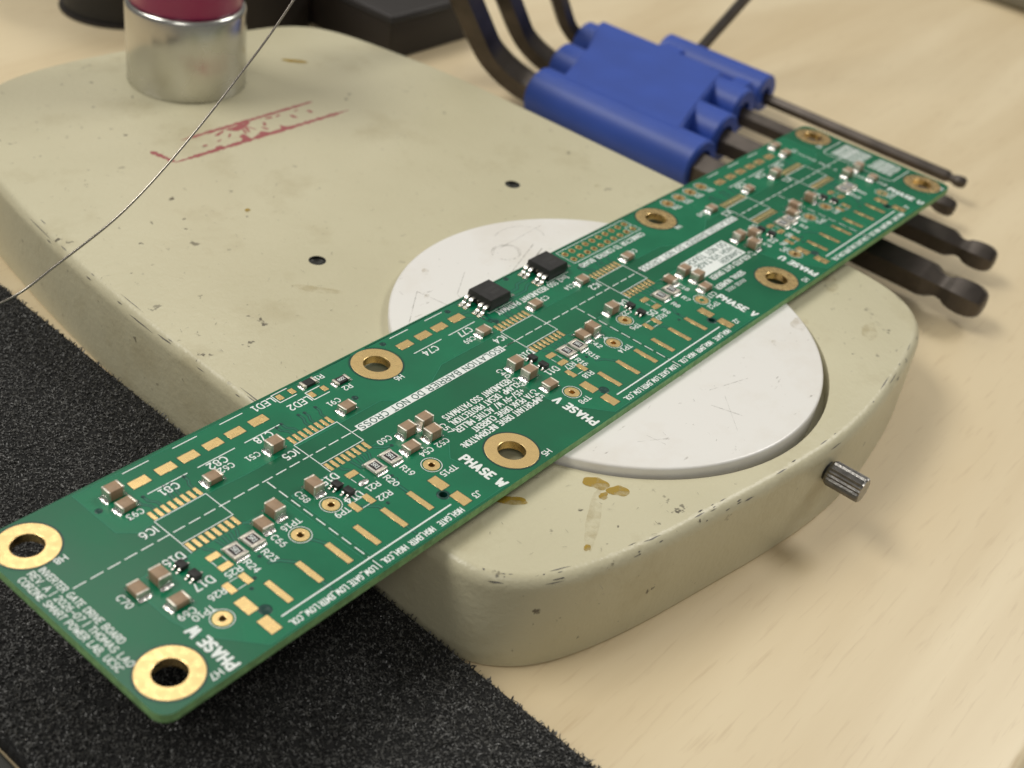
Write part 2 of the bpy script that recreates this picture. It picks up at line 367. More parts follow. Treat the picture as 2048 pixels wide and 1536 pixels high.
stamp_loops += [[(127.6, -98.5), (124.2, -98.6), (119.6, -99.0), (119.9, -98.0), (122.3, -96.8), (125.2, -96.1), (126.4, -96.9)], [(135.4, -92.5), (134.2, -92.6), (133.5, -91.8), (134.8, -90.9), (136.2, -91.3)],
  [(127.2, -93.6), (125.1, -94.3), (125.2, -91.2), (126.7, -91.1), (128.8, -91.1), (127.1, -92.2)], [(123.8, -91.4), (120.5, -93.0), (118.9, -91.0), (120.6, -90.9)], [(114.2, -93.1), (113.9, -92.0), (112.6, -90.8), (115.6, -90.9)],
  [(108.4, -96.1), (107.5, -95.6), (107.4, -93.7), (108.5, -94.3)], [(102.7, -95.7), (101.8, -95.5), (101.8, -93.9), (102.8, -94.2)], [(116.8, -96.7), (116.3, -96.0), (117.3, -94.7), (118.0, -95.0)],
  [(122.8, -96.7), (122.0, -96.6), (123.0, -94.1), (123.6, -94.1)], [(114.8, -98.3), (112.6, -97.9), (113.1, -97.1), (114.7, -97.4)]]
bm = bmesh.new()
for i, lp in enumerate(stamp_loops):
    b2 = filled([[(x-120, y+95) for x, y in lp]], 0, 0); t2 = bpy.data.meshes.new('t'); b2.to_mesh(t2); b2.free()
    for v in t2.vertices: v.co.z += 0.002*i
    bm.from_mesh(t2); bpy.data.meshes.remove(t2)
for f in bm.faces:
    f.normal_update()
    if f.normal.z < 0: f.normal_flip()
put('ink_stamp', bm_mesh('ink_stamp', bm, 'redink', recalc=False), stand, (120, -95, ZB+0.02), label='faded red rectangular ink stamp')
for i, (x, y, rx, ry, rot, mt) in enumerate([(83.3, -121.4, 3.4, 1.2, 2.4, 'amber'), (164.6, 47.2, 2.4, 1.6, 2.3, 'amber'), (163.2, 51.2, 1.9, 1.5, 2.4, 'amber'), (166.4, 50.2, 1.0, .8, 0, 'amber'), (172.5, 52.6, 8.2, 1.2, 0.52, 'amberthin'), (179.2, 56.3, .8, .6, 0.4, 'amber'),
                                            (180.0, 39.8, 3.2, 1.1, 2.4, 'amber'), (62.5, 40, 5.0, 2.0, 0.6, 'amberthin'), (58.0, 33, 4.2, 1.3, 2.0, 'amberthin'), (75.0, 57, 4, 1.6, 0.3, 'amberthin'), (88.6, 52.5, 0.1, 0.1, 0, 'amberthin'), (160, -30, 5.4, 1.2, 2.2, 'amberthin'), (149.7, -64, 0.8, 0.6, 0, 'amber'), (71, -22.6, 1.0, .7, 0, 'amberthin')]):
    me, loc = sheet('stain', blob(x, y, rx, ry, 40, 0.32, rot, i+11), ZB+0.06+0.002*i, mt); put('stain', me, stand, loc)
bm = bmesh.new(); rr = random.Random(5)
def inside_top(x, y):
    if math.hypot(x-DC[0], y-DC[1]) < 49: return False
    return 55 < x < 192 and -146 < y < 66
cnt = 0
while cnt < 420:
    x, y = rr.uniform(52, 193), rr.uniform(-120, 67)
    if not inside_top(x, y): continue
    edge = min(abs(x-195+max(0, -y)*0.02), abs(y-66), 30)
    l, w, a = rr.uniform(.3, 1.9), rr.uniform(.06, .22), rr.uniform(0, 6.28)
    if rr.random() < edge/60: continue
    z = 0.1+cnt*0.0004; ca, sa = math.cos(a), math.sin(a)
    pts = [(-l/2, 0), (-l*.2, -w/2), (l*.3, -w*.4), (l/2, 0), (l*.1, w/2)]
    bm.faces.new([bm.verts.new((x-124+px*ca-py*sa, y+40+px*sa+py*ca, z)) for px, py in pts]); cnt += 1
put('paint_nicks', bm_mesh('paint_nicks', bm, 'scuff', recalc=False), stand, (124, -40, ZB+0.02), kind='stuff')
# chips worn through on the rounded rim
bm = bmesh.new(); rr = random.Random(21)
for k in range(85):
    s = rr.random(); n = len(OUT)
    i0 = int(n*(rr.uniform(0.0, 0.37) if k < 66 else rr.uniform(.82, 1.0))) % n
    lev = rr.choice((6, 7, 8, 9, 10)); A = offset(OUT, levels[lev][1]+0.03); B = offset(OUT, levels[lev-1][1]+0.03)
    ln = rr.choice((.25, .4, .5, .7, 1.3, 2.4))*rr.uniform(.6, 1.2); u0 = rr.uniform(0, .4); u1 = u0+rr.uniform(.25, .6)
    def P(i, u, t):
        a0, a1 = A[i % n], A[(i+1) % n]; b0, b1 = B[i % n], B[(i+1) % n]
        ax = (a0[0]*(1-t)+a1[0]*t, a0[1]*(1-t)+a1[1]*t); bx = (b0[0]*(1-t)+b1[0]*t, b0[1]*(1-t)+b1[1]*t)
        return (ax[0]*(1-u)+bx[0]*u-124, ax[1]*(1-u)+bx[1]*u+40, levels[lev][0]*(1-u)+levels[lev-1][0]*u+24+0.03)
    um = (u0+u1)/2
    q = [P(i0, um, 0), P(i0, u0, ln*.35), P(i0, u0+.1*(u1-u0), ln*.7), P(i0, um, ln), P(i0, u1, ln*.6), P(i0, um+.2*(u1-um), ln*.2)]
    bm.faces.new([bm.verts.new(p) for p in q])
put('paint_chips', bm_mesh('paint_chips', bm, 'chip'), stand, (124, -40, -24), kind='stuff')

# ------------------------------------------------------------------ round stage plate
plate = empty('stage_plate', (DC[0], DC[1], -8), 'round white stage plate set into the cream base, scratched', 'stage plate')
put('plate_disc', lathe('plate_disc', [(0, 0.02), (45.4, 0.02), (45.7, 0.4), (45.7, 5.9), (45.6, 6.2), (45.35, 6.36), (45.1, 6.38), (0, 6.38)], 'plate', 160, 50), plate, (DC[0], DC[1], -8))
bm = bmesh.new(); rr = random.Random(9)
def stroke(bm, pts, w, z):
    for a, b in zip(pts, pts[1:]):
        a = Vector(a); b = Vector(b); t = (b-a).normalized(); n = Vector((-t.y, t.x))*w/2
        bm.faces.new([bm.verts.new((p.x, p.y, z)) for p in (a-n, b-n, b+n*.6, a+n*.6)])
def arc(cx, cy, rx, ry, a0, a1, n=14): return [(cx+rx*math.cos(math.radians(a0+(a1-a0)*i/n)), cy+ry*math.sin(math.radians(a0+(a1-a0)*i/n))) for i in range(n+1)]
zz = 0.0
marks = [([(-38, 9), (-30, 12), (-24, 9.5)], .25), ([(-8, 30), (2, 27)], .18), ([(4, 36), (6, 30)], .25), ([(9, 38), (1, 30)], .1), ([(22, 30), (27, 27)], .1), ([(24, 27), (23.4, 31)], .1),
         ([(-14, -29), (0, -24), (7, -23)], .45), ([(-14, -31.5), (0, -26.5), (7, -25)], .3), ([(22, -34), (20, -22), (10, -21)], .2), ([(22, -34), (33, -26), (36, -16)], .2), ([(8, -33), (16, -28), (18, -22)], .16), ([(-6, -35), (-22, -36)], .18)]
for p, w in marks: stroke(bm, p, w, zz); zz += .0008
for (cx, cy, rx, ry, a0, a1, w) in [(-6, -33, 3.6, 3.0, 20, 340, .3), (-6, -33, 3.1, 2.6, 120, 330, .22), (-13, -35, 7, 5, 150, 300, .2)]: stroke(bm, arc(cx, cy, rx, ry, a0, a1, 22), w, zz); zz += .0008
for k in range(150):
    a, r = rr.uniform(0, 6.28), 44*math.sqrt(rr.random()); x, y = r*math.cos(a), r*math.sin(a); th = rr.gauss(0.9, .7); l = rr.uniform(.2, 1.3)**1.4
    stroke(bm, [(x, y), (x+l*math.cos(th), y+l*math.sin(th))], rr.uniform(.04, .14), zz); zz += .0004
put('scratches', bm_mesh('scratches', bm, 'scuff', recalc=False), plate, (DC[0], DC[1], -1.61), kind='stuff')
for i, (x, y, rx, ry) in enumerate([(88.6, 46.0, 2.8, 1.9), (100, 46, 0.9, .5), (146, -12, 1.2, .5), (139, -19, 1.3, .8)]):
    me, loc = sheet('smudge', blob(x, y, rx, ry, 30, .35, .5, 40+i), -1.602+0.001*i, 'amberthin'); put('smudge', me, plate, loc)
# ------------------------------------------------------------------ board
board = empty('circuit_board', (124, 17, -1.6), 'long green printed circuit board covered in white lettering and gold pads, lying across the stand', 'circuit board')
HX = (0.0, 78.58, 172.98, 247.24); HY = (0.0, 33.74)
X0, X1, Y0, Y1 = -5.8, 253.1, -5.65, 39.75
def rrect(x0, x1, y0, y1, r, n=6):
    o = []
    for cx, cy, a0 in ((x1-r, y1-r, 0), (x0+r, y1-r, 90), (x0+r, y0+r, 180), (x1-r, y0+r, 270)):
        for i in range(n+1):
            a = math.radians(a0+90*i/n); o.append((cx+r*math.cos(a), cy+r*math.sin(a)))
    return o
PB = (195.0, 110.15, 25.2)                                       # phase connector origins
TPS = [(215.3, 25.2), (206.8, 23.2), (186.8, 27.1), (235.6, 30.8), (130.3, 25.1), (150.5, 30.0), (121.4, 21.6), (100.9, 27.7), (44.5, 23.7), (64.6, 30.7), (35.8, 23.4), (15.2, 29.2), (69.6, -2.7), (64.5, -2.7), (59.5, -2.7), (54.5, -2.7)]
HDR = [(87.47+2.54*i, y) for i in range(10) for y in (-3.17, -0.62)]
loops = [rrect(X0, X1, Y0, Y1, 2.6)]
loops += [circle(x, y, 2.62, 40) for x in HX for y in HY]
loops += [circle(x, y, 0.62, 20) for x, y in TPS]+[circle(x, y, 0.5, 16) for x, y in HDR]+[circle(b-4.0, 33.7, 0.75, 20) for b in PB]
loops = [[(x-124, y-17) for x, y in lp] for lp in loops]
bm = filled(loops, 0.0, 1.6)
me = bm_mesh('substrate', bm, 'mask', 30); me.materials.append(MT['edge'])
for p in me.polygons:
    if abs(p.normal.z) < 0.5: p.material_index = 1
sub = put('substrate', me, board, (124, 17, -1.6))
# copper pours seen under the mask
ICX = (225.15, 196.05, 140.75, 108.4, 54.2, 24.2)
def pour(loop, dz=0.0): 
    me, loc = sheet('copper_pour', loop, 0.010+dz, 'pour'); put('copper_pour', me, board, loc)
POURS = []
def pour_holes(loop, dz, holes):
    cx, cy = 124, 17
    bm = filled([[(x-cx, y-cy) for x, y in lp] for lp in [loop]+holes], 0, 0)
    for f in bm.faces:
        f.normal_update()
        if f.normal.z < 0: f.normal_flip()
    pc = put('copper_pour', bm_mesh('copper_pour', bm, 'pour', recalc=False), board, (cx, cy, 0.010+dz)); POURS.append((loop, pc))
holes_top = [circle(x, 0, 5.5, 40) for x in HX[1:3]]+[circle(x, y, 0.56, 14) for x, y in HDR]+[circle(x, y, 2.0, 20) for x, y in TPS[12:]]
pour_holes([(236, -5.0), (236, 6.2), (233.4, 8.6), (232, 8.2), (218, 8.2), (212, 8.6), (180.5, 8.6), (177.5, 11.0), (170, 11.0), (163.5, 8.0), (152, 8.0), (117, 8.0), (99, 8.2), (89, 8.4), (84, 11), (74, 11), (69, 8.2), (30, 8.2), (13, 8.2), (8, 5), (8, -5.0)], 0, holes_top)
for i, b in enumerate(PB):
    hs = [circle(x, y, 2.05, 20) for x, y in TPS[:12] if b-9 < x < b+46]+[circle(b-4, 33.7, 1.25, 16)]
    lo = [h for h in hs if h[0][0]-2.05 > b+15.9]; hi = [h for h in hs if h[0][0]-2.05 <= b+15.9]
    pour_holes([(b+16.6, 17.4), (b+16.6, 39.2), (b+38.8, 39.2), (b+44.8, 31.5), (b+45.4, 29.4), (b+46.2, 26), (b+46.2, 16.6), (b+40, 16.6), (b+36, 17.4)], 0, lo)
    pour_holes([(b-14.2, 39.2), (b+15.2, 39.2), (b+15.2, 17.4), (b+8, 17.4), (b-3, 16.8), (b-16, 16.8), (b-16, 24), (b-12, 28), (b-12.6, 31)], 0, hi)

# ---- printed strokes: a small engraving alphabet
def ell(cx, cy, rx, ry, a0, a1, n=8): return [(cx+rx*math.cos(math.radians(a0+(a1-a0)*i/n)), cy+ry*math.sin(math.radians(a0+(a1-a0)*i/n))) for i in range(n+1)]
G = {
 'A': (.72, [[(0, 0), (.36, 1), (.72, 0)], [(.14, .32), (.58, .32)]]),
 'B': (.66, [[(0, 0), (0, 1), (.36, 1)]+ell(.36, .76, .24, .24, 90, -90, 5)+[(0, .52)], [(.36, .52)]+ell(.38, .26, .28, .26, 90, -90, 5)+[(0, 0)]]),
 'C': (.68, [ell(.38, .5, .38, .5, 48, 312, 10)]), 'D': (.68, [[(0, 0), (0, 1), (.3, 1)]+ell(.3, .5, .38, .5, 90, -90, 7)+[(0, 0)]]),
 'E': (.58, [[(.58, 0), (0, 0), (0, 1), (.58, 1)], [(0, .52), (.46, .52)]]), 'F': (.56, [[(0, 0), (0, 1), (.56, 1)], [(0, .52), (.44, .52)]]),
 'G': (.72, [ell(.38, .5, .38, .5, 48, 330, 10)+[(.72, .46), (.44, .46)]]), 'H': (.68, [[(0, 0), (0, 1)], [(.68, 0), (.68, 1)], [(0, .52), (.68, .52)]]),
 'I': (.10, [[(.05, 0), (.05, 1)]]), 'J': (.5, [[(.5, 1), (.5, .25)]+ell(.25, .25, .25, .25, 0, -170, 5)]), 'K': (.66, [[(0, 0), (0, 1)], [(.64, 1), (0, .4)], [(.2, .58), (.66, 0)]]),
 'L': (.54, [[(0, 1), (0, 0), (.54, 0)]]), 'M': (.8, [[(0, 0), (0, 1), (.4, .3), (.8, 1), (.8, 0)]]), 'N': (.68, [[(0, 0), (0, 1), (.68, 0), (.68, 1)]]),
 'O': (.76, [ell(.38, .5, .38, .5, 0, 360, 14)]), 'P': (.64, [[(0, 0), (0, 1), (.36, 1)]+ell(.36, .73, .28, .27, 90, -90, 5)+[(0, .46)]]),
 'Q': (.76, [ell(.38, .5, .38, .5, 0, 360, 14), [(.46, .22), (.76, -.08)]]), 'R': (.66, [[(0, 0), (0, 1), (.36, 1)]+ell(.36, .74, .28, .26, 90, -90, 5)+[(0, .48)], [(.34, .48), (.66, 0)]]),
 'S': (.62, [ell(.31, .75, .29, .25, 30, 250, 7)+ell(.31, .25, .31, .25, 80, -150, 7)]), 'T': (.62, [[(.31, 0), (.31, 1)], [(0, 1), (.62, 1)]]),
 'U': (.68, [[(0, 1), (0, .34)]+ell(.34, .34, .34, .34, 180, 360, 7)+[(.68, 1)]]), 'V': (.68, [[(0, 1), (.34, 0), (.68, 1)]]), 'W': (.92, [[(0, 1), (.22, 0), (.46, .7), (.70, 0), (.92, 1)]]),
 'X': (.64, [[(0, 0), (.64, 1)], [(0, 1), (.64, 0)]]), 'Y': (.66, [[(0, 1), (.33, .48), (.66, 1)], [(.33, .48), (.33, 0)]]), 'Z': (.62, [[(0, 1), (.62, 1), (0, 0), (.62, 0)]]),
 '0': (.64, [ell(.32, .5, .32, .5, 0, 360, 12)]), '1': (.44, [[(.04, .8), (.24, 1), (.24, 0)], [(.04, 0), (.44, 0)]]), '2': (.6, [ell(.3, .72, .29, .28, 160, -30, 6)+[(0, 0), (.6, 0)]]),
 '3': (.6, [[(.02, 1), (.56, 1), (.26, .6)]+ell(.28, .3, .3, .3, 80, -150, 7)]), '4': (.64, [[(.46, 0), (.46, 1), (0, .3), (.64, .3)]]), '5': (.58, [[(.54, 1), (.06, 1), (.03, .56)]+ell(.28, .32, .29, .32, 120, -140, 7)]),
 '6': (.6, [ell(.3, .31, .29, .31, 0, 360, 10), [(.02, .36)]+ell(.44, .42, .42, .58, 170, 95, 4)]), '7': (.58, [[(0, 1), (.58, 1), (.2, 0)]]),
 '8': (.6, [ell(.3, .76, .25, .24, -90, 270, 9), ell(.3, .26, .3, .26, 90, 450, 10)]), '9': (.6, [ell(.3, .69, .29, .31, 0, 360, 10), [(.59, .66)]+ell(.16, .58, .42, .58, -5, -85, 4)]),
 '-': (.5, [[(.02, .42), (.5, .42)]]), '+': (.6, [[(0, .42), (.6, .42)], [(.3, .12), (.3, .72)]]), '/': (.6, [[(0, -.1), (.6, 1.1)]]), '|': (.1, [[(.05, -.12), (.05, 1.12)]]), '_': (.62, [[(0, -.12), (.62, -.12)]]),
 ',': (.12, [[(.08, .06), (.02, -.16)]]), '.': (.1, [[(.05, .0), (.05, .04)]]), ':': (.1, [[(.05, .08), (.05, .12)], [(.05, .58), (.05, .62)]]), '!': (.1, [[(.05, .34), (.05, 1)], [(.05, 0), (.05, .05)]]), 'o': (.5, [ell(.25, .32, .25, .32, 0, 360, 10)]),
}
def stroke_mesh(name, lines, sw, mat, zc=0.0):
    vs, fs = [], []; n = 0
    for ln in lines:
        for a, b in zip(ln, ln[1:]):
            ax, ay = a; bx, by = b; dx, dy = bx-ax, by-ay; l = math.hypot(dx, dy)
            if l < 1e-6: continue
            tx, ty = dx/l, dy/l; nx, ny = -ty, tx; h = sw/2; k = h*.42; z = zc+0.0012*(n % 3)
            pts = [(ax-tx*h, ay-ty*h, .0)] ; q = []
            for ox, oy, s, e in ((ax, ay, -1, 1), (bx, by, 1, -1)):
                q += [(ox+nx*h*e, oy+ny*h*e), (ox+tx*s*h*.75+nx*h*.66*e, oy+ty*s*h*.75+ny*h*.66*e), (ox+tx*s*h*.75-nx*h*.66*e, oy+ty*s*h*.75-ny*h*.66*e), (ox-nx*h*e, oy-ny*h*e)]
            i0 = len(vs); vs += [(x, y, z) for x, y in q]; fs.append(tuple(range(i0, i0+8))); n += 1
    me = mesh(name, vs, fs, mat)
    # upward normals
    if len(me.polygons) and me.polygons[0].normal.z < 0: me.flip_normals()
    return me
def text_lines(s, h, width=None, gap=.26, space=.62):
    x = 0; out = []
    for ch in s:
        if ch == ' ': x += space; continue
        adv, ls = G[ch]; out += [[(x+px, py) for px, py in l] for l in ls]; x += adv+gap
    x -= gap; sx = (width/x if width else h)
    return [[((px-x/2)*sx, (py-.5)*h) for px, py in l] for l in out]
def text(s, x, y, h, rot=0, width=None, weight=.18, mat='silk', z=0.045, name='silkscreen_text', gap=.26, parent=None, label=None):
    me = stroke_mesh(name, text_lines(s, h, width, gap), h*weight, mat)
    return put(name, me, parent or board, (x, y, z), math.radians(rot), label=label)
def line(pts, w=.21, z=0.04, name='silkscreen_line', mat='silk'):
    cx = sum(p[0] for p in pts)/len(pts); cy = sum(p[1] for p in pts)/len(pts)
    me = stroke_mesh(name, [[(x-cx, y-cy) for x, y in pts]], w, mat); return put(name, me, board, (cx, cy, z))

# ---- pads, rings, holes
def pad_mesh(name, sx, sy, h=0.05):
    bm = bmesh.new(); box_bm(bm, -sx/2, sx/2, -sy/2, sy/2, -0.02, h, 0.03, 1); n0 = len(bm.faces)
    g = 0.10; a, b = sx/2+g, sy/2+g; c, d = sx/2-.02, sy/2-.02; z = .022
    o = [bm.verts.new(p) for p in ((-a, -b, z), (a, -b, z), (a, b, z), (-a, b, z))]; i_ = [bm.verts.new(p) for p in ((-c, -d, z), (c, -d, z), (c, d, z), (-c, d, z))]
    for k in range(4): l = (k+1) % 4; f = bm.faces.new((o[k], o[l], i_[l], i_[k])); f.material_index = 1
    for v in bm.verts: v.co *= S
    me = bpy.data.meshes.new(name); bm.to_mesh(me); bm.free(); me.materials.append(MT['gold']); me.materials.append(MT['via']); fin(me, 40); return me
PADM = {}
def pad(x, y, sx, sy, name='solder_pad'):
    k = (sx, sy)
    if k not in PADM: PADM[k] = pad_mesh(name, sx, sy)
    return put(name, PADM[k], board, (x, y, 0.0))
for x in (226.2, 221.0, 216.3, 211.2, 206.4, 201.2, 164.2, 159.0, 154.3, 149.1, 47.9, 42.8, 37.8, 32.9, 28.2, 23.0): pad(x, -1.05, 3.5, 1.95)
for a, b in ((227, 221.9), (217, 212), (207, 202), (165, 160), (155, 150), (48.6, 43.6), (38.8, 33.6), (28.7, 23.7)): line([(a, -4.4), (b, -4.4)])
for a, b in ((227, 219.2), (217, 209.2), (207, 199.2), (164.9, 157.2), (155, 147.2), (48.5, 40.6), (38.9, 31), (28.7, 21)): line([(a, 2.15), (b, 2.15)])
for cx in ICX:
    for k in range(8):
        x = cx-4.445+1.27*k; pad(x, 6.75, 0.72, 2.1); pad(x, 16.05, 0.72, 2.1)
    line([(cx+5.05, 8.0), (cx-5.05, 8.0), (cx-5.05, 14.7), (cx+5.05, 14.7), (cx+5.05, 8.0)], .17)
    line([(cx+5.1, 14.9), (cx+5.15, 17.2)], .17)
ring_prof = lambda ri, ro, zt=0.05: [(ro, -0.02), (ro, zt*.8), (ro-.04, zt), (ri+.05, zt), (ri, zt*.5), (ri, -1.6), (ri+.04, -1.6), (ri+.04, -0.02)]
MR = lathe('mounting_ring', ring_prof(2.58, 4.95), 'gold', 72, 9, closed=True)
MO = lathe('mask_opening', [(4.9, .022), (5.28, .022)], 'via', 72)
for x in HX:
    for y in HY:
        o = put('mounting_ring', MR, board, (x, y, 0)); put('mask_opening', MO, o, (x, y, 0))
TR = lathe('test_point', ring_prof(0.58, 1.5), 'gold', 36, 12, closed=True)
TO = stroke_mesh('test_point_outline', [circle(0, 0, 1.85, 28)+[(1.85, 0)]], .13, 'silk')
for x, y in TPS:
    o = put('test_point', TR, board, (x, y, 0)); put('test_point_outline', TO, o, (x, y, 0.04))
HR = lathe('pin_hole_ring', ring_prof(0.46, 0.82), 'gold', 24, 16, closed=True)
for x, y in HDR: put('pin_hole_ring', HR, board, (x, y, 0))
line([(111.7, -4.6), (111.7, 0.7), (89.0, 0.7), (89.0, -1.9), (86.2, -1.9), (86.2, -4.6), (111.7, -4.6)], .15)
line([(88.6, 0.7), (86.0, 0.7), (86.0, -1.5)], .15)
for b in PB:
    for k in range(6): pad(b+6.2*k, 32.15, 1.15, 5.5)
    for x in (b-5.6, b+36.4):
        for y in (31.15, 36.25): pad(x, y, 2.05, 3.4)
    put('tented_via', lathe('tented_via', [(0, 0.03), (.55, .03), (.62, .06), (1.05, .06), (1.1, .02)], 'via', 24), board, (b+34.9, 33.6, 0))
    put('drill_hole_rim', lathe('drill_hole_rim', [(.74, -1.2), (.74, .03), (1.15, .03), (1.2, .0)], 'via', 24), board, (b-4.0, 33.7, 0))
    line([(b-3.1, 36.2), (b+34.0, 36.2)], .30)
    y = 12.3
    while y < 36: line([(b+15.85, y), (b+15.85, min(y+2.0, 36.0))], .22); y += 2.95
    line([(b+15.85, 36.9), (b+15.85, 38.9)], .2)
    for s, a, c in (('HIGH_GATE', -3.7, 1.9), ('HIGH_EMTR', 3.3, 8.7), ('HIGH_COL', 9.7, 14.9), ('LOW_GATE', 16.6, 22.1), ('LOW_EMTR', 22.8, 28.2), ('LOW_COL', 28.8, 34.0)):
        text(s, b+(a+c)/2, 38.25, 1.1, 0, c-a, .2)
for x, y in ((167.4, -3.9), (148.8, -3.8), (144.3, 4.0), (143.6, 4.9), (129.3, -4.6), (183.6, 5.0), (235.0, 0.5)):
    put('tented_via', lathe('tented_via', [(0, 0.02), (.3, .02), (.34, .045), (.62, .045), (.66, .02)], 'via', 18), board, (x, y, 0))
# dashed isolation line
x = 247.6
while x > 2:
    a, b = x, x-2.35
    if not (149.0 < (a+b)/2 < 190 or 60.8 < (a+b)/2 < 102): line([(a-.12, 11.85), (b+.12, 11.85)], .22)
    x -= 3.0
for a, b in ((149.75, 146.0), (61.4, 59.4), (189.6, 191.0), (101.6, 103.3)): line([(a, 11.85), (b, 11.85)], .19)
def panel(x0, x1, y0, y1, name='ink_panel'):
    return put(name, mesh(name, [(x0-x1 and -(x1-x0)/2, -(y1-y0)/2, 0), ((x1-x0)/2, -(y1-y0)/2, 0), ((x1-x0)/2, (y1-y0)/2, 0), (-(x1-x0)/2, (y1-y0)/2, 0)], [(0, 1, 2, 3)], 'silk'), board, ((x0+x1)/2, (y0+y1)/2, 0.04))
for a, b in ((149.75, 189.5), (61.4, 101.5)):
    panel(a, b, 10.9, 12.75); text('ISOLATION BARRIER DO NOT CROSS', (a+b)/2, 11.83, 1.32, 0, b-a-1.0, .16, 'ink_gap', 0.062, gap=.3, name='panel_lettering')
panel(74.2, 92.2, 16.0, 22.8)
text('DANGER!', 79.2, 21.5, 1.5, 0, 8.0, .165, 'ink_gap', .062, name='panel_lettering'); text('HIGH VOLTAGE', 82.5, 19.4, 1.5, 0, 15.0, .165, 'ink_gap', .062, name='panel_lettering'); text('DO NOT TOUCH', 82.8, 17.25, 1.5, 0, 15.4, .165, 'ink_gap', .062, name='panel_lettering')
for s, a, b, y in (('IMPORTANT DRIVE INFORMATION:', 157.1, 178.9, 27.3), ('7A PEAK DRIVE CURRENT', 157.3, 173.9, 25.45), ('+15/-9V W/ ACTIVE MILLER', 157.5, 176.4, 23.55), ('CLAMP, DESAT PROTECTION,', 156.8, 175.6, 21.65), ('REDUNDANT SSO PATHWAYS', 157.1, 175.5, 19.75),
                   ('1oo2 SSO REDUNDANT PATHWAY', 117.5, 141.1, 3.1), ('CONNECTOR TO CONTROL BOARD', 87.4, 111.6, 2.3), ('ISOLATED GATE DRIVER', 75.0, 91.3, 24.1), ('SERIAL NUMBER', 82.5, 93.9, 27.2)):
    text(s, (a+b)/2, y, 1.32, 0, b-a, .185)
text('INVGB 0001', 89.1, 29.3, 1.0, 0, 7.6, .13)
for s, x, a, b in (('INVERTER GATE DRIVE BOARD', 248.5, 5.5, 25.0), ('REV. A | 2026-07 | THOMAS LAO', 250.15, 5.2, 29.3), ('CORZINE SMART POWER LAB, UCSC', 251.8, 5.3, 29.0)): text(s, x, (a+b)/2, 1.12, 90, b-a, .17)
for s, x, r in (('PHASE W', 240.2, -90), ('PHASE W', 181.1, 90), ('PHASE V', 154.7, -90), ('PHASE V', 96.3, 90), ('PHASE U', 69.1, -90), ('PHASE U', 11.2, 90)): text(s, x, 34.1, 1.85, r, 9.6, .27, gap=.34)
for s, x, y in [('C81', 223.7, 3.4), ('C82', 213.8, 3.3), ('C78', 203.6, 3.1), ('C74', 161.7, 3.5), ('C77', 151.5, 3.4), ('C20', 45.0, 3.4), ('C24', 35.3, 3.5), ('C19', 25.6, 3.4), ('IC6', 232.4, 9.5), ('IC5', 203.2, 9.5), ('IC4', 147.9, 9.5), ('IC2', 115.7, 9.4), ('IC3', 61.2, 9.3), ('IC1', 31.0, 9.3),
                ('LED1', 197.6, -3.9), ('LED2', 192.4, -0.1), ('D16', 233.2, 16.6), ('D17', 233.1, 23.5), ('D15', 202.7, 18.4), ('D14', 202.8, 24.4), ('D10', 147.8, 16.3), ('D11', 148.0, 23.1), ('D4', 116.1, 17.4), ('D5', 114.4, 23.7), ('D2', 63.5, 23.9), ('D1', 61.5, 17.4), ('D7', 32.2, 18.4)]: text(s, x, y, 1.5, 0, None, .18)
for s, x, y in [('C62', 213.5, 5.2), ('C93', 231.3, 4.7), ('R26', 233.1, 26.6), ('TP10', 236.9, 28.2), ('R25', 228.3, 24.6), ('C69', 238.7, 26.7), ('C51', 208.3, 5.8), ('C91', 187.4, 3.5), ('R1', 184.3, -3.7), ('R2', 182.4, 1.8), ('H6', 172.9, 5.8), ('C89', 152.9, 5.9), ('C14', 120.6, 6.1), ('C34', 129.0, 5.6), ('C6', 96.2, 5.8),
                ('TP16', 214.8, 22.5), ('TP9', 206.7, 25.8), ('R21', 198.4, 24.5), ('R22', 198.6, 27.4), ('C60', 188.2, 17.1), ('C52', 180.9, 24.2), ('C54', 184.9, 24.1), ('TP15', 185.6, 30.1), ('J3', 186.6, 37.4), ('H5', 168.6, 38.2), ('R17', 143.8, 24.3), ('R18', 143.4, 28.5), ('TP8', 150.5, 33.1), ('TP14', 130.1, 27.9), ('C22', 118.9, 20.1),
                ('TP6', 121.6, 24.5), ('R10', 114.0, 25.8), ('C17', 97.2, 28.0), ('TP12', 100.5, 30.6), ('J2', 102.0, 37.4), ('H8', 245.4, 5.7), ('H7', 242.9, 38.3), ('H4', 77.6, 5.8), ('C43', 67.0, 5.6), ('TP4', 69.3, -.2), ('TP3', 64.2, -.2), ('TP2', 59.1, -.2), ('TP1', 54.1, -.2), ('H3', 73.4, 38.4), ('TP11', 44.0, 26.6), ('R5', 57.6, 25.0),
                ('R6', 62.6, 26.4), ('TP5', 64.8, 27.9), ('TP7', 35.6, 26.4), ('J1', 16.9, 37.2), ('H2', 4.4, 4.4), ('H1', -1.6, 38.6), ('TP13', 14.6, 31.6), ('C8', 13.4, 1.4)]: text(s, x, y, 1.18, 0, None, .18)
